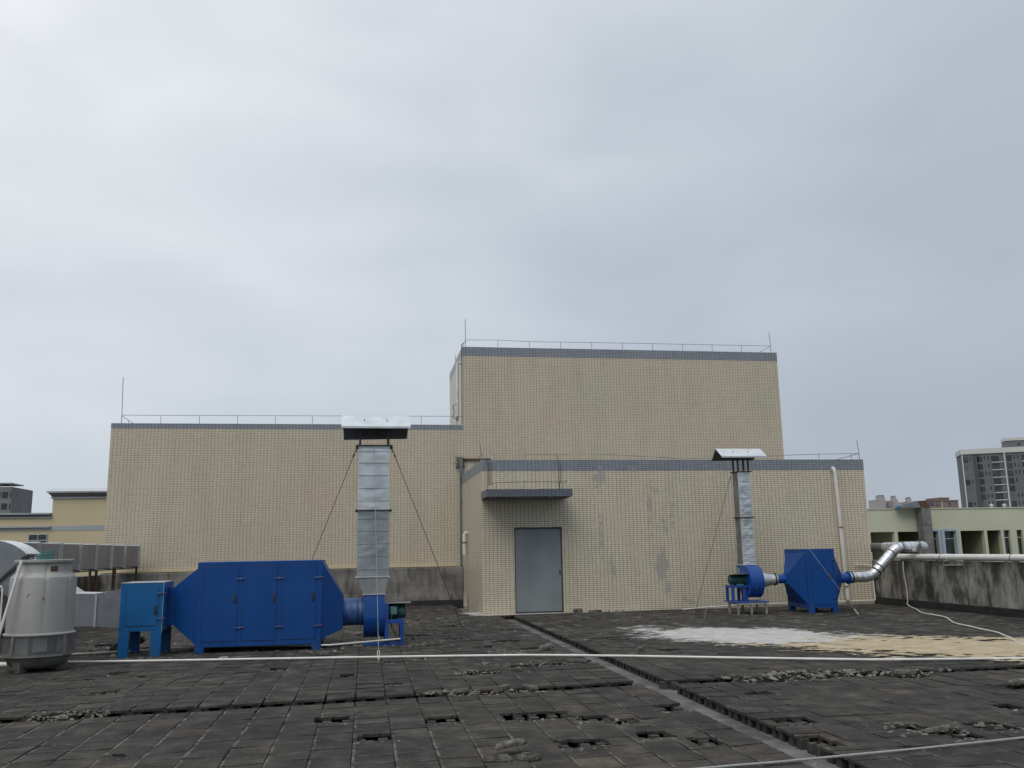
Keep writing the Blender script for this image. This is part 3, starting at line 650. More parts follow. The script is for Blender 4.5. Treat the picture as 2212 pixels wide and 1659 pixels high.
hp=MB(); hp.hexa([(X1,Y0+.02,.16),(X1,Y1-.02,.16),(X1,Y1-.02,1.40),(X1,Y0+.02,1.40)],[(-3.22,-6.68,.30),(-3.22,-6.02,.30),(-3.22,-6.02,.83),(-3.22,-6.68,.83)]); hp.build('hopper','blue_paint',bc)['label']='right funnel joining the fan duct'
sc_=thing('pre_filter_box','small lighter blue box with one door on tall legs beside the cooling tower','filter box',(-6.33,-6.75,0))
A0,A1,B0,B1=-6.66,-6.02,-7.15,-6.38
box(A0,A1,B0,B1,.39,1.135).build('body','blue_paint_light',sc_,bevel=.005)
box(A0-.004,A1+.004,B0-.004,B1+.004,1.135,1.143).build('top_edge','trim_grey',sc_)
lay_door(sc_,-6.575,-6.09,.475,1.055,B0-.003,'blue_paint_light',.715,(.97,.58),hx=-6.125)
for a in ((A0,A0+.155),(A1-.165,A1)):
    box(a[0],a[1],B0,B0+.05,0,.39).build('leg','blue_paint_light',sc_,bevel=.003); box(a[0],a[1],B1-.05,B1,0,.39).build('leg','blue_paint_light',sc_,bevel=.003)
box(A1+.001,A1+.006,B0-.001,B0+.012,.36,1.14).build('corner_strip','galvanised_bright',sc_)
# ---- motor helper (axis x)
def motor(par,x0,x1,y,z,r,fan_left):
    q=MB(); L=x1-x0
    q.lathe((x0,y,z),[(0,0),(r*.55,0),(r*.62,.012),(r,.03),(r,L*.33),(r*.93,L*.34),(r*.93,L*.9),(r*1.05,L*.91),(r*1.05,L),(0,L)] if fan_left else [(0,0),(r*1.05,0),(r*1.05,L*.09),(r*.93,L*.1),(r*.93,L*.62),(r,L*.64),(r,L-.03),(r*.62,L-.012),(0,L)],24,'X')
    for k in range(22):
        a=k*math.pi/11; cy,cz=math.cos(a),math.sin(a); xa,xb=(x0+L*.36,x0+L*.88) if fan_left else (x0+L*.12,x0+L*.6)
        p1=Vector((0,cy,cz)); p2=Vector((0,-cz,cy))*.0025; v0=Vector((xa,y,z)); v1=Vector((xb,y,z))
        q.hexa([v0+p1*r*.9-p2,v0+p1*r*1.06-p2,v0+p1*r*1.06+p2,v0+p1*r*.9+p2],[v1+p1*r*.9-p2,v1+p1*r*1.06-p2,v1+p1*r*1.06+p2,v1+p1*r*.9+p2])
    m_=q.build('motor','motor_green',par)
    return m_
# ---- fan scroll (axis x), outlet up
def scroll(par,x0,x1,yc,zc,r,yo0,yo1,zt,mat):
    # outline in (y,z): circle-like volute with vertical outlet between yo0 and yo1 up to zt
    pts=[]; 
    front=yo0>yc   # outlet behind the axis -> volute wraps over the front
    a0,a1=(math.pi*.5+.12,math.pi*2.0) if front else (math.pi*.5-.12,-math.pi)
    nn=34
    for k in range(nn+1):
        t=a0+(a1-a0)*k/nn; rr=r*(1.0)
        pts.append((yc+rr*math.cos(t),zc+rr*math.sin(t)))
    if front: pts=[(yo0,zt),(yo0,zc+r*.995)]+[p for p in pts if True]+[(yo1,zt)]
    else: pts=[(yo1,zt),(yo1,zc+r*.995)]+pts+[(yo0,zt)]
    b_=MB().prismx(pts,x0,x1); b_.build('scroll_housing',mat,par)
    # rim flanges of the side plates
    for xx in (x0,x1):
        rim=MB(); sgn=.006
        o_=[((p[0]-yc)*1.03+yc,(p[1]-zc)*1.03+zc if p[1]<zt-.001 else zt-.004) for p in pts]
        rim.prismx(o_,xx-sgn,xx+sgn); rim.build('side_plate',mat,par)
# ================================================================ LEFT FAN
lf=thing('extraction_fan','blue fan with green motor under the taller stack, right of the big cabinet','fan',(-2.7,-6.4,0))
scroll(lf,-2.87,-2.53,-6.35,.485,.36,-6.62,-6.14,.84,'blue_paint')
q=MB().tube([(-3.22,-6.35,.555),(-3.02,-6.35,.555),(-2.87,-6.35,.555)],.225,28); q.build('inlet_duct','blue_worn',lf)
for xx in (-3.13,-3.07,-2.98,-2.90): MB().tube([(xx-.008,-6.35,.555),(xx+.008,-6.35,.555)],.233,28).build('clamp','blue_worn' if xx<-3 else 'dark_steel',lf)
q=MB(); q.box(-2.87,-2.20,-6.66,-6.60,.0,.055); q.box(-2.87,-2.20,-6.10,-6.04,.0,.055); q.box(-2.53,-2.20,-6.66,-6.04,.36,.42); 
q.box(-2.52,-2.46,-6.68,-6.60,.055,.70); q.box(-2.26,-2.20,-6.66,-6.60,.055,.36); q.box(-2.52,-2.46,-6.10,-6.04,.055,.36); q.box(-2.26,-2.20,-6.10,-6.04,.055,.36); q.build('base_frame','blue_paint_bright',lf,bevel=.003)
mo=motor(lf,-2.50,-2.14,-6.35,.545,.12,False); box(-2.43,-2.31,-6.53,-6.44,.50,.63).build('terminal_box','motor_pale',mo,bevel=.006)
box(-2.52,-2.07,-6.56,-6.14,.685,.692).build('cover_plate','galvanised_dull',lf)
MB().tube([(-2.40,-6.53,.50),(-2.42,-6.60,.40),(-2.40,-6.63,.28),(-2.33,-6.66,.18),(-2.27,-6.68,.10)],.014,8).build('cable','dark_steel',lf)
# ---- exhaust stack builder
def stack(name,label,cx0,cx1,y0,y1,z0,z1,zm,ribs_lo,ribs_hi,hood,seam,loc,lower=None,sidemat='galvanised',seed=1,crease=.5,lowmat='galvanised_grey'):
    g=random.Random(seed)
    t=thing(name,label,'exhaust stack',loc)
    for (a,b,ribs) in ((z0,zm,ribs_lo),(zm,z1,ribs_hi)):
        q=MB(); zs=[a]+ribs+[b]; f_=MB()
        q.box(cx0,cx1,y0+.012,y1,a,b)
        for i in range(len(zs)-1):   # creased sheet panels on the front, slightly dished or bulged
            za,zb=zs[i],zs[i+1]; nx_,nz_=14,8; W_=cx1-cx0; ph=g.uniform(0,50); o_=[]; am=g.uniform(.4,1.0)*crease; bow=g.uniform(-.6,.9)*crease
            for jz in range(nz_+1):
                for jx in range(nx_+1):
                    a_,b_=jx/nx_,jz/nz_; x_=cx0+W_*a_; z_=za+(zb-za)*b_; ed=min(1,4*a_,4*(1-a_))*min(1,5*b_,5*(1-b_))
                    dd=noise.noise(Vector((a_*2.1+ph,b_*1.3,ph)))*.020*am+abs(noise.noise(Vector((a_*1.7-b_*1.2+ph,ph*2,1))))*.012*am+math.sin(math.pi*b_)*.005*bow
                    o_.append((x_,y0-dd*ed,z_))
            f_.add(o_,[(q_*(nx_+1)+p_,q_*(nx_+1)+p_+1,(q_+1)*(nx_+1)+p_+1,(q_+1)*(nx_+1)+p_) for q_ in range(nz_) for p_ in range(nx_)])
            f_.add([(cx0,y0,za),(cx0,y0,zb),(cx0,y0+.012,zb),(cx0,y0+.012,za)],[(0,1,2,3)]); f_.add([(cx1,y0,za),(cx1,y0,zb),(cx1,y0+.012,zb),(cx1,y0+.012,za)],[(0,1,2,3)])
        for zr in ribs:
            f_.box(cx0+.012,cx1-.012,y0-.014,y0+.002,zr-.0045,zr+.0045)
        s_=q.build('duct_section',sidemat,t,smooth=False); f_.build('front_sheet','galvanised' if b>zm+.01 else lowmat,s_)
    for zz in (zm,z1):
        MB().box(cx0-.045,cx1+.045,y0-.045,y1+.045,zz-.009,zz+.009).build('flange','dark_steel',t)
    if seam: pass
    hx0,hx1,hyc,hw,hz,he,hr=hood
    e=.006
    hf=MB().hexa([(hx0,hyc,hz),(hx1,hyc,hz),(hx1,hyc-hw,he),(hx0,hyc-hw,he)],[(hx0,hyc,hz-e),(hx1,hyc,hz-e),(hx1,hyc-hw,he-e),(hx0,hyc-hw,he-e)])
    hf.hexa([(hx0-.004,hyc-hw-.004,he+.004),(hx1+.004,hyc-hw-.004,he+.004),(hx1+.004,hyc-hw-.002,he-.03),(hx0-.004,hyc-hw-.002,he-.03)],[(hx0-.004,hyc-hw+.0,he+.004),(hx1+.004,hyc-hw+.0,he+.004),(hx1+.004,hyc-hw+.002,he-.03),(hx0-.004,hyc-hw+.002,he-.03)])
    rh=hf.build('rain_hood','galvanised_bright',t,smooth=False)
    MB().hexa([(hx0,hyc+.001,hz-.004),(hx1,hyc+.001,hz-.004),(hx1-.03,hyc+hw,hr+.02),(hx0+.03,hyc+hw,hr)],[(hx0,hyc+.001,hz-.004-e),(hx1,hyc+.001,hz-.004-e),(hx1-.03,hyc+hw,hr-e+.02),(hx0+.03,hyc+hw,hr-e)]).build('rear_panel','galvanised_shaded',rh,smooth=False)  # shade under the hood is painted in by the darker metal
    for px in (.33,.66): 
        bx=hx0+(hx1-hx0)*px; MB().tube([(bx,hyc-hw*.45,he+(hz-he)*.55+.004),(bx,hyc-hw*.45,he+(hz-he)*.55+.018)],.011,6).build('bolt','dark_steel',rh)
    for px in (cx0+.025,cx1-.025):
        for py in (y0+.02,y1-.02):
            top=hz-(hz-he)*abs(py-hyc)/hw-.008
            MB().box(px-.018,px+.018,py-.018,py+.018,z1+.009,top).build('post','dark_steel' if py<hyc else 'rust',t)
    return t
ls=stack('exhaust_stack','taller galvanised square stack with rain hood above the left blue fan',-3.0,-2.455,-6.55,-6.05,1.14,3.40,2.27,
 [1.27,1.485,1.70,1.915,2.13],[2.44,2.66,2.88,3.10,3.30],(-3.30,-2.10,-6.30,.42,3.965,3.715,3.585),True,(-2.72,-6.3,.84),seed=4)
MB().hexa([(-2.88,-6.63,.855),(-2.52,-6.63,.855),(-2.52,-6.13,.855),(-2.88,-6.13,.855)],[(-2.985,-6.545,1.135),(-2.465,-6.545,1.135),(-2.465,-6.055,1.135),(-2.985,-6.055,1.135)]).build('reducer','galvanised_shaded',ls,smooth=False)  # darker metal paints the shade of the downward slopes
q=MB(); q.box(-3.02,-2.44,-6.565,-6.04,1.128,1.142); q.build('flange','galvanised_bright',ls)
MB().box(-2.90,-2.51,-6.64,-6.12,.842,.856).build('flange','galvanised_bright',ls)
for (xa,xb) in ((-3.05,-3.03),(-2.425,-2.405)): MB().box(xa,xb,-6.60,-6.57,3.27,3.40).build('bracket','dark_steel',ls)
# ================================================================ RIGHT FAN
rf=thing('extraction_fan','smaller blue fan with green motor on a pale steel stand, under the short stack','fan',(6.0,-2.2,0))
scroll(rf,5.94,6.26,-2.05,.725,.36,-2.02,-1.66,1.10,'blue_paint_bright')
q=MB(); q.box(5.53,6.33,-2.44,-1.70,.265,.29); 
for (px,py) in ((5.56,-2.22),(5.56,-1.88),(5.84,-2.22),(5.84,-1.88)): q.box(px-.03,px+.03,py-.03,py+.03,.29,.60)
q.box(5.53,5.935,-2.26,-1.84,.60,.65); q.box(5.90,5.935,-2.20,-1.90,.29,.6); q.build('base_frame','blue_paint_bright',rf,bevel=.003)
mo=motor(rf,5.54,5.935,-2.05,.775,.115,True); box(5.70,5.86,-2.15,-1.95,.652,.68).build('motor_foot','motor_pale',mo)
box(5.50,5.93,-2.28,-1.83,.905,.912).build('cover_plate','galvanised_dull',rf)
q=MB().box(5.955,5.985,-2.06,-1.90,.93,1.06); 
MB().box(5.928,5.933,-1.80,-1.74,.93,1.03).build('name_plate','trim_grey',rf)
cnz=MB().lathe((6.27,-2.05,.755),[(.0,0),(.19,0),(.19,.03),(.185,.03),(.12,.36),(.12,.46),(0,.46)],32,'X'); cnz.build('inlet_cone','galvanised',rf)
MB().lathe((6.262,-2.05,.755),[(.16,0),(.205,0),(.205,.022),(.16,.022)],32,'X').build('flange','dark_steel',rf)
MB().lathe((6.30,-2.05,.755),[(.17,0),(.195,.0),(.190,.045),(.17,.045)],32,'X').build('gasket','green_band',rf)
MB().lathe((6.36,-2.05,.755),[(.15,0),(.185,.0),(.178,.03),(.15,.03)],32,'X').build('gasket','galvanised_bright',rf)
MB().lathe((6.62,-2.05,.765),[(.11,0),(.135,.0),(.135,.025),(.11,.025)],32,'X').build('flange','galvanised_bright',rf)
MB().lathe((6.67,-2.05,.765),[(.11,0),(.15,.0),(.15,.02),(.11,.02)],32,'X').build('flange','dark_steel',rf)
MB().box(6.05,6.09,-2.422,-2.41,.60,.61).build('weld','thin_steel',rf)
st=thing('fan_stand','low pale steel stand under the right blue fan','stand',(5.92,-2.2,0))
q=MB(); q.box(5.55,6.27,-2.47,-2.43,.225,.262); q.box(5.55,6.27,-1.96,-1.92,.225,.262); q.box(5.55,5.59,-2.43,-1.96,.225,.262); q.box(6.23,6.27,-2.43,-1.96,.225,.262); q.build('top_frame','aged_steel',st)
for px in (5.57,5.89,6.25):
    for py in (-2.45,-1.94): box(px-.02,px+.02,py-.02,py+.02,0,.225).build('leg','aged_steel',st)
rs=stack('exhaust_stack','shorter creased galvanised stack with rain hood in front of the stair house',5.95,6.26,-2.0,-1.68,1.12,3.31,2.22,
 [1.20,1.36,1.56,1.76,1.96,2.13],[2.30,2.48,2.68,2.88,3.08,3.24],(5.49,6.64,-1.84,.36,3.88,3.66,3.62),False,(6.1,-1.84,1.1),sidemat='galvanised_dull',seed=9,crease=1.5,lowmat='galvanised')
MB().box(5.93,6.28,-2.02,-1.66,1.102,1.122).build('flange','galvanised_bright',rs)
# ================================================================ RIGHT CABINET
rc=thing('dust_filter_cabinet','blue filter cabinet with pyramid funnels standing by the white down pipe','filter cabinet',(7.6,-2.05,0))
C0,C1,D0,D1=7.24,7.95,-2.60,-1.50
box(C0,C1,D0,D1,.11,1.45).build('body','blue_paint',rc,bevel=.006)
lay_door(rc,7.35,7.88,.185,1.375,D0-.003,'blue_paint',.83,(1.20,.34),hx=7.82)
for (a,b) in ((C0,C0+.13),(C1-.13,C1)):
    for (c_,d_) in ((D0,D0+.13),(D1-.13,D1)): box(a,b,c_,d_,0,.11).build('foot','blue_paint',rc,bevel=.003)
hp=MB(); hp.hexa([(C0,D0+.07,.20),(C0,D1-.07,.20),(C0,D1-.07,1.37),(C0,D0+.07,1.37)],[(6.97,-2.16,.655),(6.97,-1.94,.655),(6.97,-1.94,.885),(6.97,-2.16,.885)]); hp.box(6.93,6.97,-2.16,-1.94,.655,.885); hp.build('hopper','blue_paint',rc,smooth=False)['label']='left pyramid funnel'
MB().tube([(6.74,-2.05,.768),(6.95,-2.05,.768)],.105,24).build('pipe_collar','blue_paint_bright',rc)
hp=MB(); hp.hexa([(C1,D0+.07,.20),(C1,D1-.07,.20),(C1,D1-.07,1.37),(C1,D0+.07,1.37)],[(8.32,-2.17,.63),(8.32,-1.93,.63),(8.32,-1.93,.87),(8.32,-2.17,.87)]); hp.build('hopper','blue_paint',rc,smooth=False)['label']='right pyramid funnel'
MB().tube([(8.30,-2.05,.755),(8.58,-2.05,.755)],.115,24).build('pipe_collar','blue_paint_bright',rc)
MB().lathe((8.54,-2.05,.755),[(.11,0),(.155,.0),(.155,.03),(.11,.03)],28,'X').build('flange','blue_paint_bright',rc)
# silver flexible duct
def bez(p0,p1,p2,n=8): return [Vector(p0)*(1-t)**2+Vector(p1)*2*t*(1-t)+Vector(p2)*t*t for t in [i/n for i in range(n+1)]]
fd=thing('flexible_duct','shiny silver foil duct rising from the right blue cabinet over the parapet','duct',(9.2,-2.05,.6))
pth=[Vector((8.58,-2.05,.765)),Vector((8.8,-2.05,.77))]+bez((8.98,-2.05,.77),(9.20,-2.05,.78),(9.32,-2.05,.92),8)+bez((9.70,-2.05,1.28),(9.84,-2.05,1.45),(10.05,-2.05,1.455),8)+[Vector((10.3,-2.05,1.46))]+bez((10.45,-2.05,1.46),(10.72,-2.05,1.46),(10.72,-1.72,1.46),8)+[Vector((10.72,-1.2,1.46)),Vector((10.72,-.2,1.45))]
# resample finely with a crinkled radius
rp=[]; rr=[]
g=random.Random(21)
for i in range(len(pth)-1):
    n_=max(1,int((pth[i+1]-pth[i]).length/.02))
    for k in range(n_): rp.append(pth[i].lerp(pth[i+1],k/n_)); rr.append(.124+g.uniform(-.0035,.0035))
rp.append(pth[-1]); rr.append(.124)
MB().tube(rp,rr,28).build('foil_sleeve','foil',fd)
L_=0; last=0
for i in range(1,len(rp)-2):
    L_+=(rp[i]-rp[i-1]).length
    if L_-last>.13:
        last=L_; t_=(rp[i+1]-rp[i]).normalized()*.004
        MB().tube([rp[i]-t_,rp[i]+t_],.1285,28).build('wire_ring','thin_steel',fd)
for p,q_ in (((8.62,-2.05,.765),(8.66,-2.05,.766)),(pth[9],pth[10]),(pth[18],pth[19])):
    p=Vector(p); q_=Vector(q_); dd=(q_-p).normalized(); MB().tube([p-dd*.0,p+dd*.035],.134,28).build('clamp_band','dark_steel',fd)
for (p,dd) in ((Vector((9.22,-2.05,.80)),Vector((.75,0,.45))),(Vector((9.40,-2.05,.995)),Vector((1,0,.97))),(Vector((9.74,-2.05,1.325)),Vector((1,0,.95))),(Vector((10.02,-2.05,1.45)),Vector((1,0,.1))),(Vector((10.46,-2.05,1.46)),Vector((1,0,0)))):
    dd=dd.normalized(); MB().tube([p-dd*.018,p+dd*.018],.137,28).build('clamp_band','galvanised_dull',fd)
box(10.39,10.44,-2.20,-2.17,1.10,1.52).build('support','galvanised_dull',fd)
MB().tube([(8.0,1.4,1.43),(10.72,.9,1.43),(11.6,.7,1.43)],.12,20)
du=MB().tube([(10.75,.9,1.43),(12.6,.9,1.43)],.12,20); 
tag(MB().tube([(9.0,5.6,1.50),(11.3,.75,1.44),(11.45,.3,1.44),(11.1,-.2,1.44)],.125,20).build('metal_duct','galvanised_dull'),'dull grey round duct passing behind the stair house corner','duct')
# white pvc main on the right parapet
wp=thing('drain_pipe','fat white plastic pipe lying along the top of the right parapet','pipe',(10.5,-8,1.12))
MB().tube([(10.42,-.95,1.215),(10.42,-5.0,1.212),(10.42,-16,1.205)],.072,20).build('pipe','white_pvc',wp)
for y in (-3.2,-5.2,-8.5,-12): MB().tube([(10.42,y,1.212),(10.42,y-.06,1.212)],.078,20).build('coupling','white_pvc',wp)
for y in (-3.0,-5.35,-9,-13): MB().tube([(10.42,y,1.212),(10.42,y-.015,1.212)],.081,20).build('clamp','galvanised_dull',wp)
for y in (-3.3,-5.9): box(10.33,10.415,y-.45,y+.1,1.03,1.045).build('bracket','apron_cement',wp)
# thin white conduit round the right foot of the stair house
pipe_thing('thin white conduit running along the foot of the stair house to its right corner',[(9.9,-.07,1.02),(10.28,-.07,1.0),(10.34,-.07,.99),(10.36,-.07,.9),(10.385,-.07,.12),(10.36,-.07,.085),(7.5,-.07,.07),(6.4,-.09,.06),(5.6,-.35,.05),(4.9,-.6,.03)],.016,'white_pvc',name='conduit')
# hose on the right
pipe_thing('pale grey hose dropping down the right parapet and snaking over the roof',[(10.40,-1.45,1.10),(10.37,-1.5,.9),(10.37,-1.55,.2),(10.30,-1.65,.06),(9.9,-2.6,.02),(9.36,-3.67,.02),(9.24,-4.25,.02),(9.1,-4.8,.02),(8.75,-5.5,.02),(8.37,-6.2,.02),(8.05,-7.3,.02),(7.75,-8.28,.02),(6.94,-9.86,.02),(6.2,-11.4,.02)],.0145,'aged_pvc',name='hose',cat='hose')
pipe_thing('long thin white pipe lying straight across the roof in front of the blue cabinets',[(-8.95,-7.42,.03),(-8.18,-7.62,.03),(-7.24,-7.76,.03),(-5.47,-8.07,.03),(-3.44,-8.41,.03),(-2.09,-8.66,.03),(-.55,-8.98,.03),(.12,-9.25,.032),(.89,-9.56,.03),(2.28,-10.24,.03),(3.8,-10.94,.03),(4.5,-11.11,.03),(5.73,-11.39,.03),(6.6,-11.6,.03)],.0165,'white_pvc',
 [((-3.97,-8.33,.03),(-3.92,-8.34,.03)),((.10,-9.24,.032),(.18,-9.27,.032)),((4.1,-11.02,.03),(4.18,-11.04,.03))],name='water_pipe',bm='white_pvc')
pipe_thing('thin grey pipe on the roof running behind the cooling tower under the blue cabinets',[(-9.2,-6.85,.03),(-8.51,-6.71,.03),(-7.53,-6.62,.03),(-6.88,-6.46,.03),(-5.4,-6.2,.04),(-3.4,-6.95,.07),(-2.75,-6.72,.085),(-2.26,-6.70,.11)],.015,'aged_pvc',name='conduit')
pipe_thing('short fat white pipe stub entering the cooling tower basin from the left',[(-9.0,-7.95,.06),(-7.86,-8.2,.07)],.034,'white_pvc',name='water_pipe')
pipe_thing('grey braided rope lying across the bottom right of the roof',[(-1.6,-16.15,.02),(-.92,-16.12,.02),(-.3,-16.04,.02),(.16,-16.0,.02),(1.58,-15.81,.02),(2.32,-15.69,.02),(3.3,-15.5,.02)],.009,'rope',name='rope',cat='rope')
# guy wires
def guy(label,p0,p1,r=.005,turn=False,mat='dark_steel'):
    t=thing('guy_wire',label,'wire',p1); a=Vector(p0); b=Vector(p1); d_=(b-a)
    if turn:
        e_=a+d_*.945; MB().tube([a,e_],r,6).build('wire',mat,t)
        n_=d_.normalized(); s_=Vector((1,0,0)); c_=a+d_*.972; hl=.075
        MB().tube([c_-n_*hl,c_-n_*hl*.8+s_*.013,c_+n_*hl*.8+s_*.013,c_+n_*hl,c_+n_*hl*.8-s_*.013,c_-n_*hl*.8-s_*.013],.0045,6,closed=True).build('turnbuckle','white_pvc',t)
        MB().tube([e_,c_-n_*hl],.004,6).build('hook','thin_steel',t); MB().tube([c_+n_*hl,b],.004,6).build('hook','thin_steel',t)
        MB().tube([a+d_*.90+s_*.02,a+d_*.93],.004,6).build('wire_end','thin_steel',t)
    else:
        MB().tube([a,b],r,6).build('wire',mat,t)
        MB().tube([a+d_*.015,a+d_*.03],r*2.6,6).build('knot','rust',t)
    return t
guy('pale guy wire running down the front of the taller stack to a white turnbuckle',(-2.73,-6.60,3.38),(-2.65,-8.92,.0),.0045,True,'thin_steel')
guy('dark guy wire from the taller stack to the roof in front of the stair house',(-2.40,-6.58,3.30),(-.90,-3.74,.0),.006)
guy('dark guy wire from the taller stack down behind the large blue cabinet',(-3.05,-6.58,3.30),(-4.45,-3.9,.0),.006)
guy('thin guy wire from the short stack crossing the right blue cabinet to the roof',(6.30,-2.05,3.26),(7.82,-3.72,.0),.004,True,'thin_steel')
guy('thin guy wire from the short stack slanting left down to the roof',(5.92,-2.02,3.24),(4.30,-3.58,.0),.003,False,'thin_steel')
guy('dark guy wire hanging beside the short stack behind its fan',(5.93,-1.64,3.26),(5.35,-.35,.05),.005)
# ================================================================ COOLING TOWER
CX,CY=-7.40,-8.42
ct=thing('cooling_tower','pale round fibreglass cooling tower with mesh skirt at the left edge','cooling tower',(CX,CY,0))
def ribmod(t,h):
    k=(t*8/(2*math.pi))%1.0; return -.014*math.exp(-((k-.5)/.05)**2) if h>.55 else 0
MB().lathe((CX,CY,0),[(.435,.52),(.432,.9),(.428,1.24),(.422,1.285),(.395,1.315),(.365,1.345),(.356,1.39),(.356,1.485)],96,mod=ribmod).build('shell','frp_shell',ct)
MB().lathe((CX,CY,0),[(.34,1.488),(.388,1.488),(.392,1.50),(.392,1.525),(.36,1.53),(.30,1.50),(.0,1.47)],64).build('rim','frp_shell',ct)
MB().lathe((CX,CY,0),[(.43,.495),(.462,.497),(.465,.515),(.435,.53)],64).build('flange_ring','frp_shell',ct)
MB().lathe((CX,CY,0),[(.0,.235),(.43,.235),(.466,.235),(.469,.215),(.425,.20),(.41,.17),(.37,.10),(.30,.055),(.22,.045),(0,.045)],64).build('basin','frp_basin',ct)
MB().lathe((CX,CY,0),[(.22,.24),(.24,.5)],32).build('fill_pack','interior_dark',ct)
MB().lathe((CX,CY,0),[(.34,.24),(.345,.5)],24,a0=R(-130),a1=R(-95)).build('fill_sheet','frp_shell',ct)
MB().lathe((CX,CY,0),[(.34,.28),(.345,.47)],24,a0=R(-85),a1=R(-55)).build('fill_sheet','frp_shell',ct)
ms=MB(); NS=92
for k in range(NS):
    for sgn in (1,-1):
        pv=[];n_=7
        for i in range(n_+1):
            h=i/n_; a=2*math.pi*k/NS+sgn*h*.50; r_=.465-.022*h; z=.238+.258*h; pv.append((CX+r_*math.cos(a),CY+r_*math.sin(a),z))
        w_=.0048
        for i in range(n_):
            p,q_=pv[i],pv[i+1]; ms.add([(p[0],p[1],p[2]-w_),(p[0],p[1],p[2]+w_),(q_[0],q_[1],q_[2]+w_),(q_[0],q_[1],q_[2]-w_)],[(0,1,2,3)])
ms.build('mesh_screen','thin_steel',ct,smooth=False)
for k in range(4):
    a=R(-118+90*k); c_,s_=math.cos(a),math.sin(a); t_=Vector((-s_,c_,0))*.028
    p=Vector((CX+.467*c_,CY+.467*s_,.235)); q_=Vector((CX+.448*c_,CY+.448*s_,.497)); o_=Vector((c_,s_,0))*.006
    MB().hexa([p-t_,p+t_,p+t_+o_,p-t_+o_],[q_-t_,q_+t_,q_+t_+o_,q_-t_+o_]).build('mesh_post','galvanised_dull',ct)
for k in range(3):
    a=R(-115+120*k); c_,s_=math.cos(a),math.sin(a)
    fo=MB(); r0=.30; p=Vector((CX+r0*c_,CY+r0*s_,0)); t_=Vector((-s_,c_,0)); o_=Vector((c_,s_,0))
    fo.hexa([p-t_*.05-o_*.06,p+t_*.05-o_*.06,p+t_*.045+o_*.06,p-t_*.045+o_*.06],[p-t_*.09-o_*.06+Vector((0,0,.16)),p+t_*.09-o_*.06+Vector((0,0,.16)),p+t_*.07+o_*.10+Vector((0,0,.16)),p-t_*.07+o_*.10+Vector((0,0,.16))])
    f_=fo.build('foot','frp_basin',ct,bevel=.01)
    MB().tube([p+o_*.05+Vector((0,0,.06)),p+o_*.075+Vector((0,0,.06))],.022,12).build('foot_hole','interior_dark',f_)
a=R(-52); c_,s_=math.cos(a),math.sin(a); t_=Vector((-s_,c_,0)); p=Vector((CX+.352*c_,CY+.352*s_,0)); z=Vector((0,0,1))
MB().hexa([p-t_*.045+z*1.365,p+t_*.045+z*1.365,p+t_*.045+z*1.435,p-t_*.045+z*1.435],[p-t_*.045+z*1.365+Vector((c_,s_,0))*.012,p+t_*.045+z*1.365+Vector((c_,s_,0))*.012,p+t_*.045+z*1.435+Vector((c_,s_,0))*.012,p-t_*.045+z*1.435+Vector((c_,s_,0))*.012]).build('inspection_opening','hole_brown',ct)
def dab(pts,z0,par):
    q=MB()
    for (ang,zz,w_,h_) in pts:
        a=R(ang); q.tube([(CX+.4325*math.cos(a),CY+.4325*math.sin(a),zz),(CX+.4325*math.cos(a+w_),CY+.4325*math.sin(a+w_),zz+h_)],.0035,5)
    q.build('paint_mark','red_paint',par)
dab([(-98,1.02,.05,.05),(-95,1.07,.03,.0)],0,ct); dab([(-72,.99,.055,.003),(-71,.99,.02,.03),(-72,1.0,.03,-.012)],0,ct)
mo=thing('motor','square green motor sitting on top of the cooling tower','motor',(CX-.02,CY+.1,1.50))
q=MB(); q.box(CX-.07,CX+.065,CY+.02,CY+.16,1.50,1.645); q.box(CX-.08,CX+.075,CY+.01,CY+.17,1.605,1.62); q.box(CX-.08,CX+.075,CY+.01,CY+.17,1.64,1.652)
for k in range(9): q.box(CX-.066+k*.0155,CX-.062+k*.0155,CY+.012,CY+.02,1.505,1.60)
q.build('body','motor_pale',mo,bevel=.004)
q=MB(); q.box(CX-.145,CX-.075,CY+.04,CY+.13,1.53,1.60); q.box(CX-.15,CX-.075,CY+.03,CY+.14,1.585,1.595); q.build('terminal_box','motor_pale',mo,bevel=.005)
pipe_thing('white conduit leaning against the front of the cooling tower',[(-7.56,-8.86,1.53),(-7.82,-8.95,.17)],.02,'white_pvc',name='conduit')
pipe_thing('black cable looping over the cooling tower rim into the leaning conduit',[(-7.48,-8.62,1.545),(-7.51,-8.74,1.585),(-7.56,-8.82,1.575),(-7.58,-8.85,1.53)],.01,'dark_steel',name='cable',cat='cable')
pipe_thing('black cable end leaving the bottom of the leaning conduit',[(-7.82,-8.95,.17),(-7.85,-8.93,.10),(-8.1,-8.75,.03),(-8.6,-8.4,.03)],.01,'dark_steel',name='cable',cat='cable')
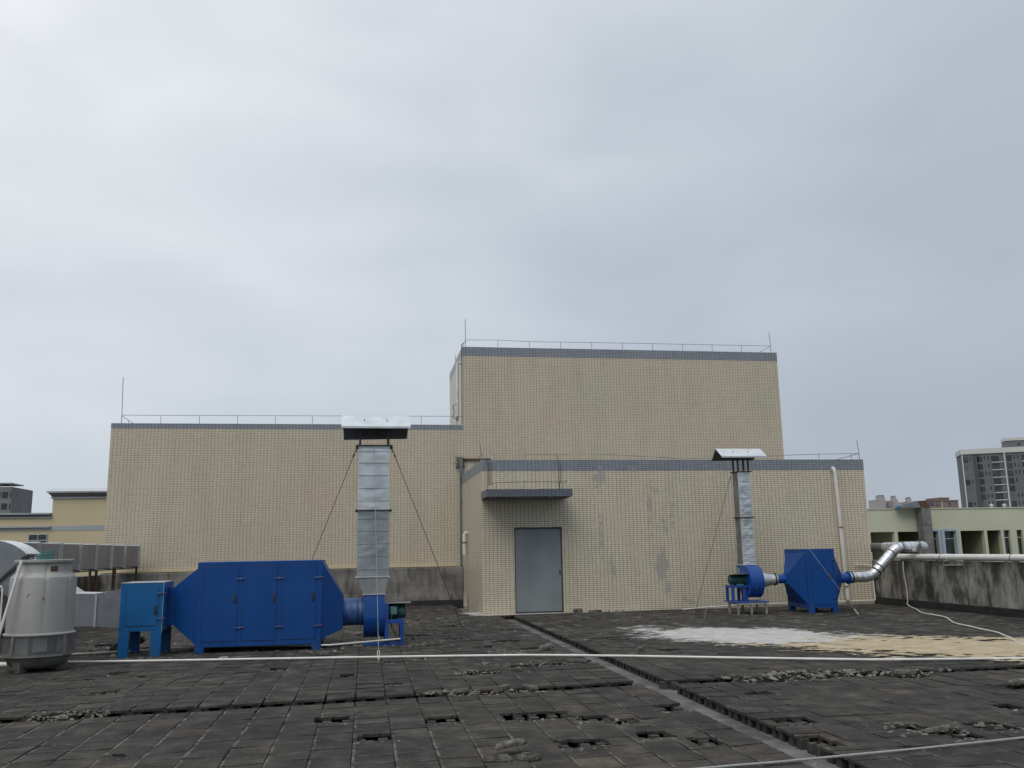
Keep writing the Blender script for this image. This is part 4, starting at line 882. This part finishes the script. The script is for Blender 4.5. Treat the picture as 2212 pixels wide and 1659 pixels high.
# ================================================================ DUCTS ON THE LEFT
ed=thing('air_duct','big grey metal duct elbow curving down behind the cooling tower','duct',(-8.3,-6.5,.4))
def duct_poly(outer,inner,y0,y1,par,mat,topmat):
    n=len(outer); q=MB(); tp=MB()
    for i in range(n-1):
        a,b=outer[i],outer[i+1]; c_,d_=inner[i+1],inner[i]
        q.add([(a[0],y0,a[1]),(b[0],y0,b[1]),(c_[0],y0,c_[1]),(d_[0],y0,d_[1])],[(0,1,2,3)]); q.add([(a[0],y1,a[1]),(b[0],y1,b[1]),(c_[0],y1,c_[1]),(d_[0],y1,d_[1])],[(3,2,1,0)])
        q.add([(c_[0],y0,c_[1]),(d_[0],y0,d_[1]),(d_[0],y1,d_[1]),(c_[0],y1,c_[1])],[(0,1,2,3)])
        tp.add([(a[0],y0,a[1]),(b[0],y0,b[1]),(b[0],y1,b[1]),(a[0],y1,a[1])],[(0,1,2,3)])
    o=q.build('duct_elbow',mat,par,smooth=False); tp.build('outer_sheet',topmat,o)
XC,ZC=-8.73,1.055; RO,RI=.79,.14
ou=[(-10.0,ZC+RO)]; inn=[(-10.0,ZC+RI)]
for k in range(0,10):
    t=R(90-47*k/9); ou.append((XC+RO*math.cos(t),ZC+RO*math.sin(t))); inn.append((XC+RI*math.cos(t),ZC+RI*math.sin(t)))
duct_poly(ou,inn,-6.9,-6.25,ed,'duct_grey','galvanised_bright')
p_o=ou[-1]; p_i=inn[-1]
p_o2=(-7.75,1.19); p_i2=(-8.15,.88)
ou2=[p_o,(p_o[0]+.10,p_o[1]-.07),p_o2,(-7.45,.99),(-7.09,.975)]; in2=[p_i,(p_i[0]+.07,p_i[1]-.08),(-8.20,.80),(-7.9,.50),(-7.09,.47)]
duct_poly(ou2,in2,-6.895,-6.255,ed,'duct_grey','galvanised')
fl=MB(); dx_,dz_=p_o[0]-p_i[0],p_o[1]-p_i[1]
fl.hexa([(p_i[0]-.01,-6.93,p_i[1]-.01),(p_i[0]+.02,-6.93,p_i[1]-.03),(p_i[0]+.02,-6.22,p_i[1]-.03),(p_i[0]-.01,-6.22,p_i[1]-.01)],[(p_o[0],-6.93,p_o[1]+.03),(p_o[0]+.035,-6.93,p_o[1]+.005),(p_o[0]+.035,-6.22,p_o[1]+.005),(p_o[0],-6.22,p_o[1]+.03)])
fl.build('flange','dark_steel',ed)
duct_poly([(-7.09,.975),(-6.80,1.03),(-6.66,1.06)],[(-7.09,.47),(-6.80,.44),(-6.66,.44)],-6.89,-6.26,ed,'duct_grey','galvanised')
box(-7.105,-7.075,-6.91,-6.24,.46,.985).build('flange','galvanised_bright',ed)
ld=thing('air_duct','long raised grey duct with flanged joints on rusty posts left of the building','duct',(-9.4,-.8,0))
SE=[-6.15,-4.87,-3.61,-2.31,-.99,.25,1.55,2.80,4.30]
for i in range(len(SE)-1):
    box(-9.70,-9.10,SE[i]+.112,SE[i+1]-.112,1.285,1.835).build('duct_section','board_grey',ld,bevel=.004)
for y in SE:
    q=MB(); q.box(-9.735,-9.065,y-.022,y-.006,1.25,1.865); q.box(-9.735,-9.065,y+.006,y+.022,1.25,1.865); q.box(-9.712,-9.088,y-.11,y+.11,1.27,1.848); q.build('flange','galvanised',ld)
for y in (-5.2,.40,1.9,4.2): box(-9.14,-9.09,y-.03,y+.03,0,1.27).build('support_post','rust',ld); 
for y in (-5.2,.40,1.9,4.2): box(-9.70,-9.65,y-.03,y+.03,0,1.27).build('support_post','rust',ld)
q=MB(); q.box(-9.16,-9.11,-6.1,4.3,1.225,1.249); q.build('rail','dark_steel',ld)
pipe_thing('thin white conduit frame at the far left edge behind the cooling tower',[(-8.9,-7.0,1.13),(-8.47,-7.0,1.125),(-8.455,-7.0,1.08),(-8.44,-7.0,.05)],.014,'white_pvc',name='conduit')
# ================================================================ BACKGROUND
cbld=thing('cream_building','yellowish rendered building with grey cornices beyond the left wing','building',(-14,27,-25))
box(-60,-17.13,22,32,-25,3.36).build('wall','cream_render',cbld)['label']='lower part'
box(-17.13,-9,22,32,-25,4.24).build('wall','cream_render',cbld)['label']='higher part'
q=MB(); q.box(-60,-17.14,21.93,32,3.36,3.42); q.box(-60,-17.14,21.80,32,3.52,3.59); q.build('cornice','trim_grey',cbld)
MB().box(-60,-17.14,21.98,31.9,3.42,3.52).build('frieze','trim_dark',cbld)
q=MB(); q.box(-17.20,-9,21.93,32,4.24,4.32); q.box(-17.34,-9,21.72,32,4.50,4.57); q.build('cornice','trim_grey',cbld)
MB().hexa([(-17.16,21.97,4.32),(-9,21.97,4.32),(-9,31.9,4.32),(-17.16,31.9,4.32)],[(-17.30,21.76,4.50),(-9,21.76,4.50),(-9,31.95,4.50),(-17.30,31.95,4.50)]).build('frieze','trim_dark',cbld)
q=MB(); q.box(-60,-9,21.985,22,2.78,3.0); q.build('string_course','trim_grey',cbld); box(-60,-17.12,21.85,21.984,2.93,3.0).build('ledge','trim_grey',cbld)
wn=MB().box(-18.02,-17.28,21.97,22.0,2.10,2.60).build('window','glass_dark',cbld)
q=MB(); q.box(-17.66,-17.63,21.95,21.969,2.10,2.60); q.box(-18.02,-17.28,21.95,21.969,2.33,2.37); q.box(-18.05,-18.02,21.95,22,2.07,2.63); q.box(-17.28,-17.25,21.95,22,2.07,2.63); q.box(-18.02,-17.28,21.95,22,2.60,2.63); q.build('frame','trim_grey',wn)
conductor('hairline wire on the roof edge of the yellowish building',4.57,[(-17.2,22)],[(-17.2,22,.12),(-15.5,22,.12)],[],h=.12,sag=[[(-17.2,22,4.67),(-14,22,4.68)]],r=.006)
fa=thing('apartment_block','dark grey apartment block at the far left edge of the picture','apartment block',(-105,236,-25))
KX=1.77
def fx(x): return -2.852+(x+2.852)*KX
def fz(z): return 1.55+(z-1.55)*KX
box(fx(-64),fx(-54.41),230,245,-25,fz(11.96)).build('wall','apartment_grey',fa)
box(fx(-64),fx(-54.8),231,240,fz(12.45),fz(12.62)).build('roof_canopy','trim_grey',fa)
for i in range(4): box(fx(-54.8)-.3-i*2.2,fx(-54.8)-.15-i*2.2,231.2,231.4,fz(11.96),fz(12.45)).build('post','thin_steel',fa)
w0=None
for r_ in range(9):
    for (xa,xb) in ((-56.7,-55.95),(-55.69,-54.94),(-54.62,-54.50)):
        z1_=11.21-1.66*r_; box(fx(xa),fx(xb),229.9,230.0,fz(z1_-.86),fz(z1_)).build('window','glass_dark',fa)
gb=thing('pale_green_building','long pale green rendered building with open bays beyond the right parapet','building',(30,24,-25))
G0,G1=21.2,48
q=MB(); q.box(G0,G1,20,20.25,2.12,3.25); q.box(G0,G1,20.25,28,2.9,3.1); q.box(G0,G1,19.96,20.30,3.25,3.30)
op=[(22.30,23.62),(23.80,25.20),(25.55,26.0),(26.36,27.0),(27.31,28.65),(28.82,29.62),(29.78,30.14),(30.52,30.86),(31.2,32.5),(32.9,33.6),(34.2,35.6)]
prev=G0
for (a,b) in op: q.box(prev,a,20,20.25,-25,2.12); prev=b
q.box(prev,G1,20,20.25,-25,2.12); q.box(G0,G1,20,20.25,-25,.55); q=MB() if False else q
q.build('wall','pale_green_render',gb,smooth=False)
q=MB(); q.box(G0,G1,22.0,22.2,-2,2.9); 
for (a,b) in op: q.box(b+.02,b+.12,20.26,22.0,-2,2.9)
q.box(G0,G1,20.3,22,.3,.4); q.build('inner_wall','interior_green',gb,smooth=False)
for (a,b) in ((25.55,26.0),(26.36,27.0),(29.78,30.14),(30.52,30.86)):
    wv=box(a,b,20.16,20.19,.55,2.12).build('window','glass_dark',gb)
    fr=MB(); fr.box(a,b,20.14,20.158,1.72,1.76); fr.box(a,a+.03,20.14,20.158,.55,2.12)
    if a<28:
        fr.box(a-.16,a,19.93,20.0,.5,2.2); fr.box(b,b+.12,19.93,20.0,.5,2.2); fr.box(a,b,19.93,20.0,2.12,2.24)
    fr.build('frame','window_blue_frame' if a<28 else 'pale_green_render',wv)
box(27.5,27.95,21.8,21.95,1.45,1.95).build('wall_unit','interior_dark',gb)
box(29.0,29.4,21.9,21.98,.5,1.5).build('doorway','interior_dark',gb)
MB().tube([(25.62,19.9,3.2),(25.62,19.9,.4)],.012,5).build('cable','dark_steel',gb)
gd=thing('air_duct','square grey duct climbing the pale green building and bending over its roof','duct',(25.1,19.6,-3))
q=MB(); q.box(24.86,25.36,19.40,19.90,-3,3.28); q.build('duct_section','galvanised_dull',gd)
q=MB(); q.hexa([(24.86,19.40,3.28),(25.36,19.40,3.28),(25.36,19.90,3.28),(24.86,19.90,3.28)],[(24.70,19.40,3.64),(25.15,19.40,3.60),(25.15,19.90,3.60),(24.70,19.90,3.64)]); q.build('elbow','rust',gd)
q=MB(); q.hexa([(24.86,19.42,3.30),(24.72,19.42,3.63),(24.72,19.88,3.63),(24.86,19.88,3.30)],[(23.75,19.42,3.33),(23.75,19.42,3.46),(23.75,19.88,3.46),(23.75,19.88,3.33)]); q.build('duct_section','duct_grey',gd)
MB().tube([(23.80,19.65,3.36),(23.68,19.65,3.34),(23.60,19.65,3.28)],.075,12).build('end_cap','blue_cap',gd)
for z in (2.45,1.5,.4): MB().box(24.84,25.38,19.38,19.92,z-.012,z+.012).build('flange','galvanised_dull',gd)
for xx in (29.55,30.3): tag(MB().lathe((xx,20.4,3.1),[(.07,0),(.07,.30),(.10,.30),(.10,.36),(.03,.40),(0,.40)],12).build('vent_cowl','tower_white'),'small white vent cowl on the pale green roof, '+('left' if xx<30 else 'right')+' one of two','vent','vent cowls on the pale green roof')
# tall apartment tower with two wings meeting at a corner
tb=thing('apartment_tower','tall grey apartment tower with white roof band and dark balconies at right','apartment tower',(203,226,-25))
C=Vector((203.0,226.5,0)); dl=Vector((-18.6,10.0,0)); Ll=dl.length; dl.normalize(); nl_=Vector((-dl.y,dl.x,0)); 
if nl_.y>0: nl_=-nl_
nl_=Vector((-.47,-.88,0)).normalized(); 
nl_=(nl_-dl*nl_.dot(dl)).normalized()
drr=Vector((.96,.28,0)).normalized(); nr_=Vector((.28,-.96,0)).normalized()
def wallbox(o,d_,n_,s0,s1,z0,z1,dep,out=0):
    A=o+d_*s0+n_*out; B=o+d_*s1+n_*out; q_=n_*(-dep)
    return [tuple(A+Vector((0,0,z0))),tuple(B+Vector((0,0,z0))),tuple(B+q_+Vector((0,0,z0))),tuple(A+q_+Vector((0,0,z0)))],[tuple(A+Vector((0,0,z1))),tuple(B+Vector((0,0,z1))),tuple(B+q_+Vector((0,0,z1))),tuple(A+q_+Vector((0,0,z1)))]
ZT=30.6
def wb(name,mat,par,*a,**k):
    return MB().hexa(*wallbox(*a,**k)).build(name,mat,par,smooth=False)
wb('wall','tower_grey',tb,C,dl,nl_,0,Ll,-25,ZT-1.6,12)
wb('wall','tower_grey',tb,C,drr,nr_,0,22,-25,ZT-1.6,12)
wb('roof_band','tower_white',tb,C,dl,nl_,-.3,Ll+.3,ZT-1.6,ZT,12.3,out=.35)
wb('roof_band','tower_white',tb,C,drr,nr_,-.3,22,ZT-1.6,ZT,12.3,out=.35)
wb('lift_house','tower_grey',tb,C,dl,nl_,.3,8.2,ZT,ZT+2.2,6,out=-1.2); wb('roof_band','tower_white',tb,C,dl,nl_,.1,8.4,ZT+2.2,ZT+3.1,6.4,out=-1.0)
wb('vent_opening','glass_dark',tb,C,dl,nl_,3.9,4.7,ZT+.7,ZT+1.3,.1,out=-1.15)
def F(x): return Ll*(1-(x-235)/865.0)
wb('recess_shade','tower_shaded',tb,C,dl,nl_,F(440)+.1,F(362),-25,ZT-1.62,.06,out=.05)  # flat strip; shade of a set-back part put into its colour
for x in (728,1086): wb('white_fin','tower_white',tb,C,dl,nl_,F(x+9),F(x-6),-25,ZT-1.62,.3,out=.35)
wb('white_edge','tower_white',tb,C,dl,nl_,Ll-.25,Ll+.05,-25,ZT-1.62,.3,out=.15)
for s in (6.6,8.6,10.6): wb('white_fin','tower_white',tb,C,drr,nr_,s,s+.3,-25,ZT-1.62,.3,out=.35)
DZZ=2.37
TW=random.Random(2)
for r_ in range(12):
    zt=ZT-2.5-DZZ*r_
    if zt<5: break
    for (a,b,h,mt,nm) in ((245,305,1.75,'tower_glass','window'),(325,342,1.2,'tower_glass','window'),(412,470,1.7,'tower_glass','window'),(490,505,1.2,'tower_glass','window'),(532,548,1.2,'tower_glass','window'),
        (575,664,1.8,'tower_glass','balcony_opening'),(666,716,1.5,'tower_pale_green','balcony_glass'),(752,812,1.75,'tower_glass','window'),(834,850,1.2,'tower_glass','window'),(876,892,1.2,'tower_glass','window'),(925,1020,1.8,'tower_glass','balcony_opening'),(1023,1074,1.5,'tower_pale_green','balcony_glass')):
        if mt=='tower_glass': mt=TW.choice(('tower_glass','tower_glass','glass_dark','tower_pale_green' if nm=='window' else 'tower_glass'))
        if nm=='balcony_opening': wb('balcony_slab','tower_white',tb,C,dl,nl_,F(b+52),F(a),zt-h-.28,zt-h-.05,.4,out=.25)
        wb(nm,mt,tb,C,dl,nl_,F(b),F(a),zt-h,zt,.06,out=.05)
for r_ in range(9):
    zt=ZT-2.5-DZZ*r_
    for s in (5.0,7.2,9.2): wb('window','tower_glass',tb,C,drr,nr_,s,s+1.2,zt-1.3,zt,.06,out=.05)
# cluster of far pinkish towers; haze is only in their paler colour
def fcl(x0,x1,zt,zz,y,label):
    t=thing('apartment_tower',label,'apartment tower',((x0+x1)/2,y,-25),'cluster of pinkish towers far beyond the green building')
    box(x0,x1,y,y+20,-25,zt).build('wall','far_pink_haze',t); xm=(x0+x1)/2; w_=max(1.5,(x1-x0)*.25)
    box(xm-w_,xm+w_,y+1,y+8,zt,zz-1).build('turret','far_pink_haze',t); box(xm-w_*.7,xm+w_*.7,y+2,y+7,zz-1,zz).build('turret_cap','tower_grey',t)
for (a,b,z0,z1,y,l) in ((556.6,564,49.5,54.3,900,'leftmost pinkish tower of the far cluster beside the stair house corner'),(564.4,569,48.2,52.8,905,'second pinkish far tower from the left, with the low turret'),(569,573.5,50,55.2,912,'tallest pinkish far tower, third from the left'),(575,580.5,48.5,53.6,900,'fourth pinkish far tower from the left, with a slim turret'),(581,586.5,47.2,51.6,908,'fifth pinkish far tower from the left, lower and wide'),(592.5,599,46.8,51.9,900,'rightmost pinkish far tower just left of the bent duct')):
    fcl(a,b,z0,z1,y,l)
tag(box(586.6,606,915,940,-25,46.6).build('apartment_block','far_pink_haze'),'low pinkish far block joining the towers behind the bent duct','apartment block')
bbk=thing('brown_building','brown flat roofed building with blue windows between cluster and tower','building',(288.5,405,-25))
box(279.3,297.9,400,420,-25,22.6).build('wall','far_brown',bbk); box(287.9,293.3,400.5,412,22.6,24.1).build('roof_house','far_brown',bbk)
box(287.6,293.6,400,412.5,24.1,24.4).build('roof_edge','tower_white',bbk); box(279.1,298.1,399.6,420,22.6,22.9).build('roof_edge','far_brown',bbk)
for (a,b,c_,d_) in ((280.3,282.0,20.2,21.6),(282.3,284.0,20.2,21.6),(292.2,293.6,20.3,22.0),(280.3,284.0,16.6,18.2),(289.5,294.0,16.8,18.4),(285.4,286.8,20.0,21.2),(295.9,296.3,18.5,21.5)):
    box(a,b,399.85,400,c_,d_).build('window','far_blue_glass',bbk)
box(288.4,288.8,399.8,400,-25,22.6).build('down_pipe','tower_white',bbk)
# ---------------------------------------------------------------- tidy
for o in scene.objects:
    if '_w' in o: del o['_w']
scene.render.engine='CYCLES'
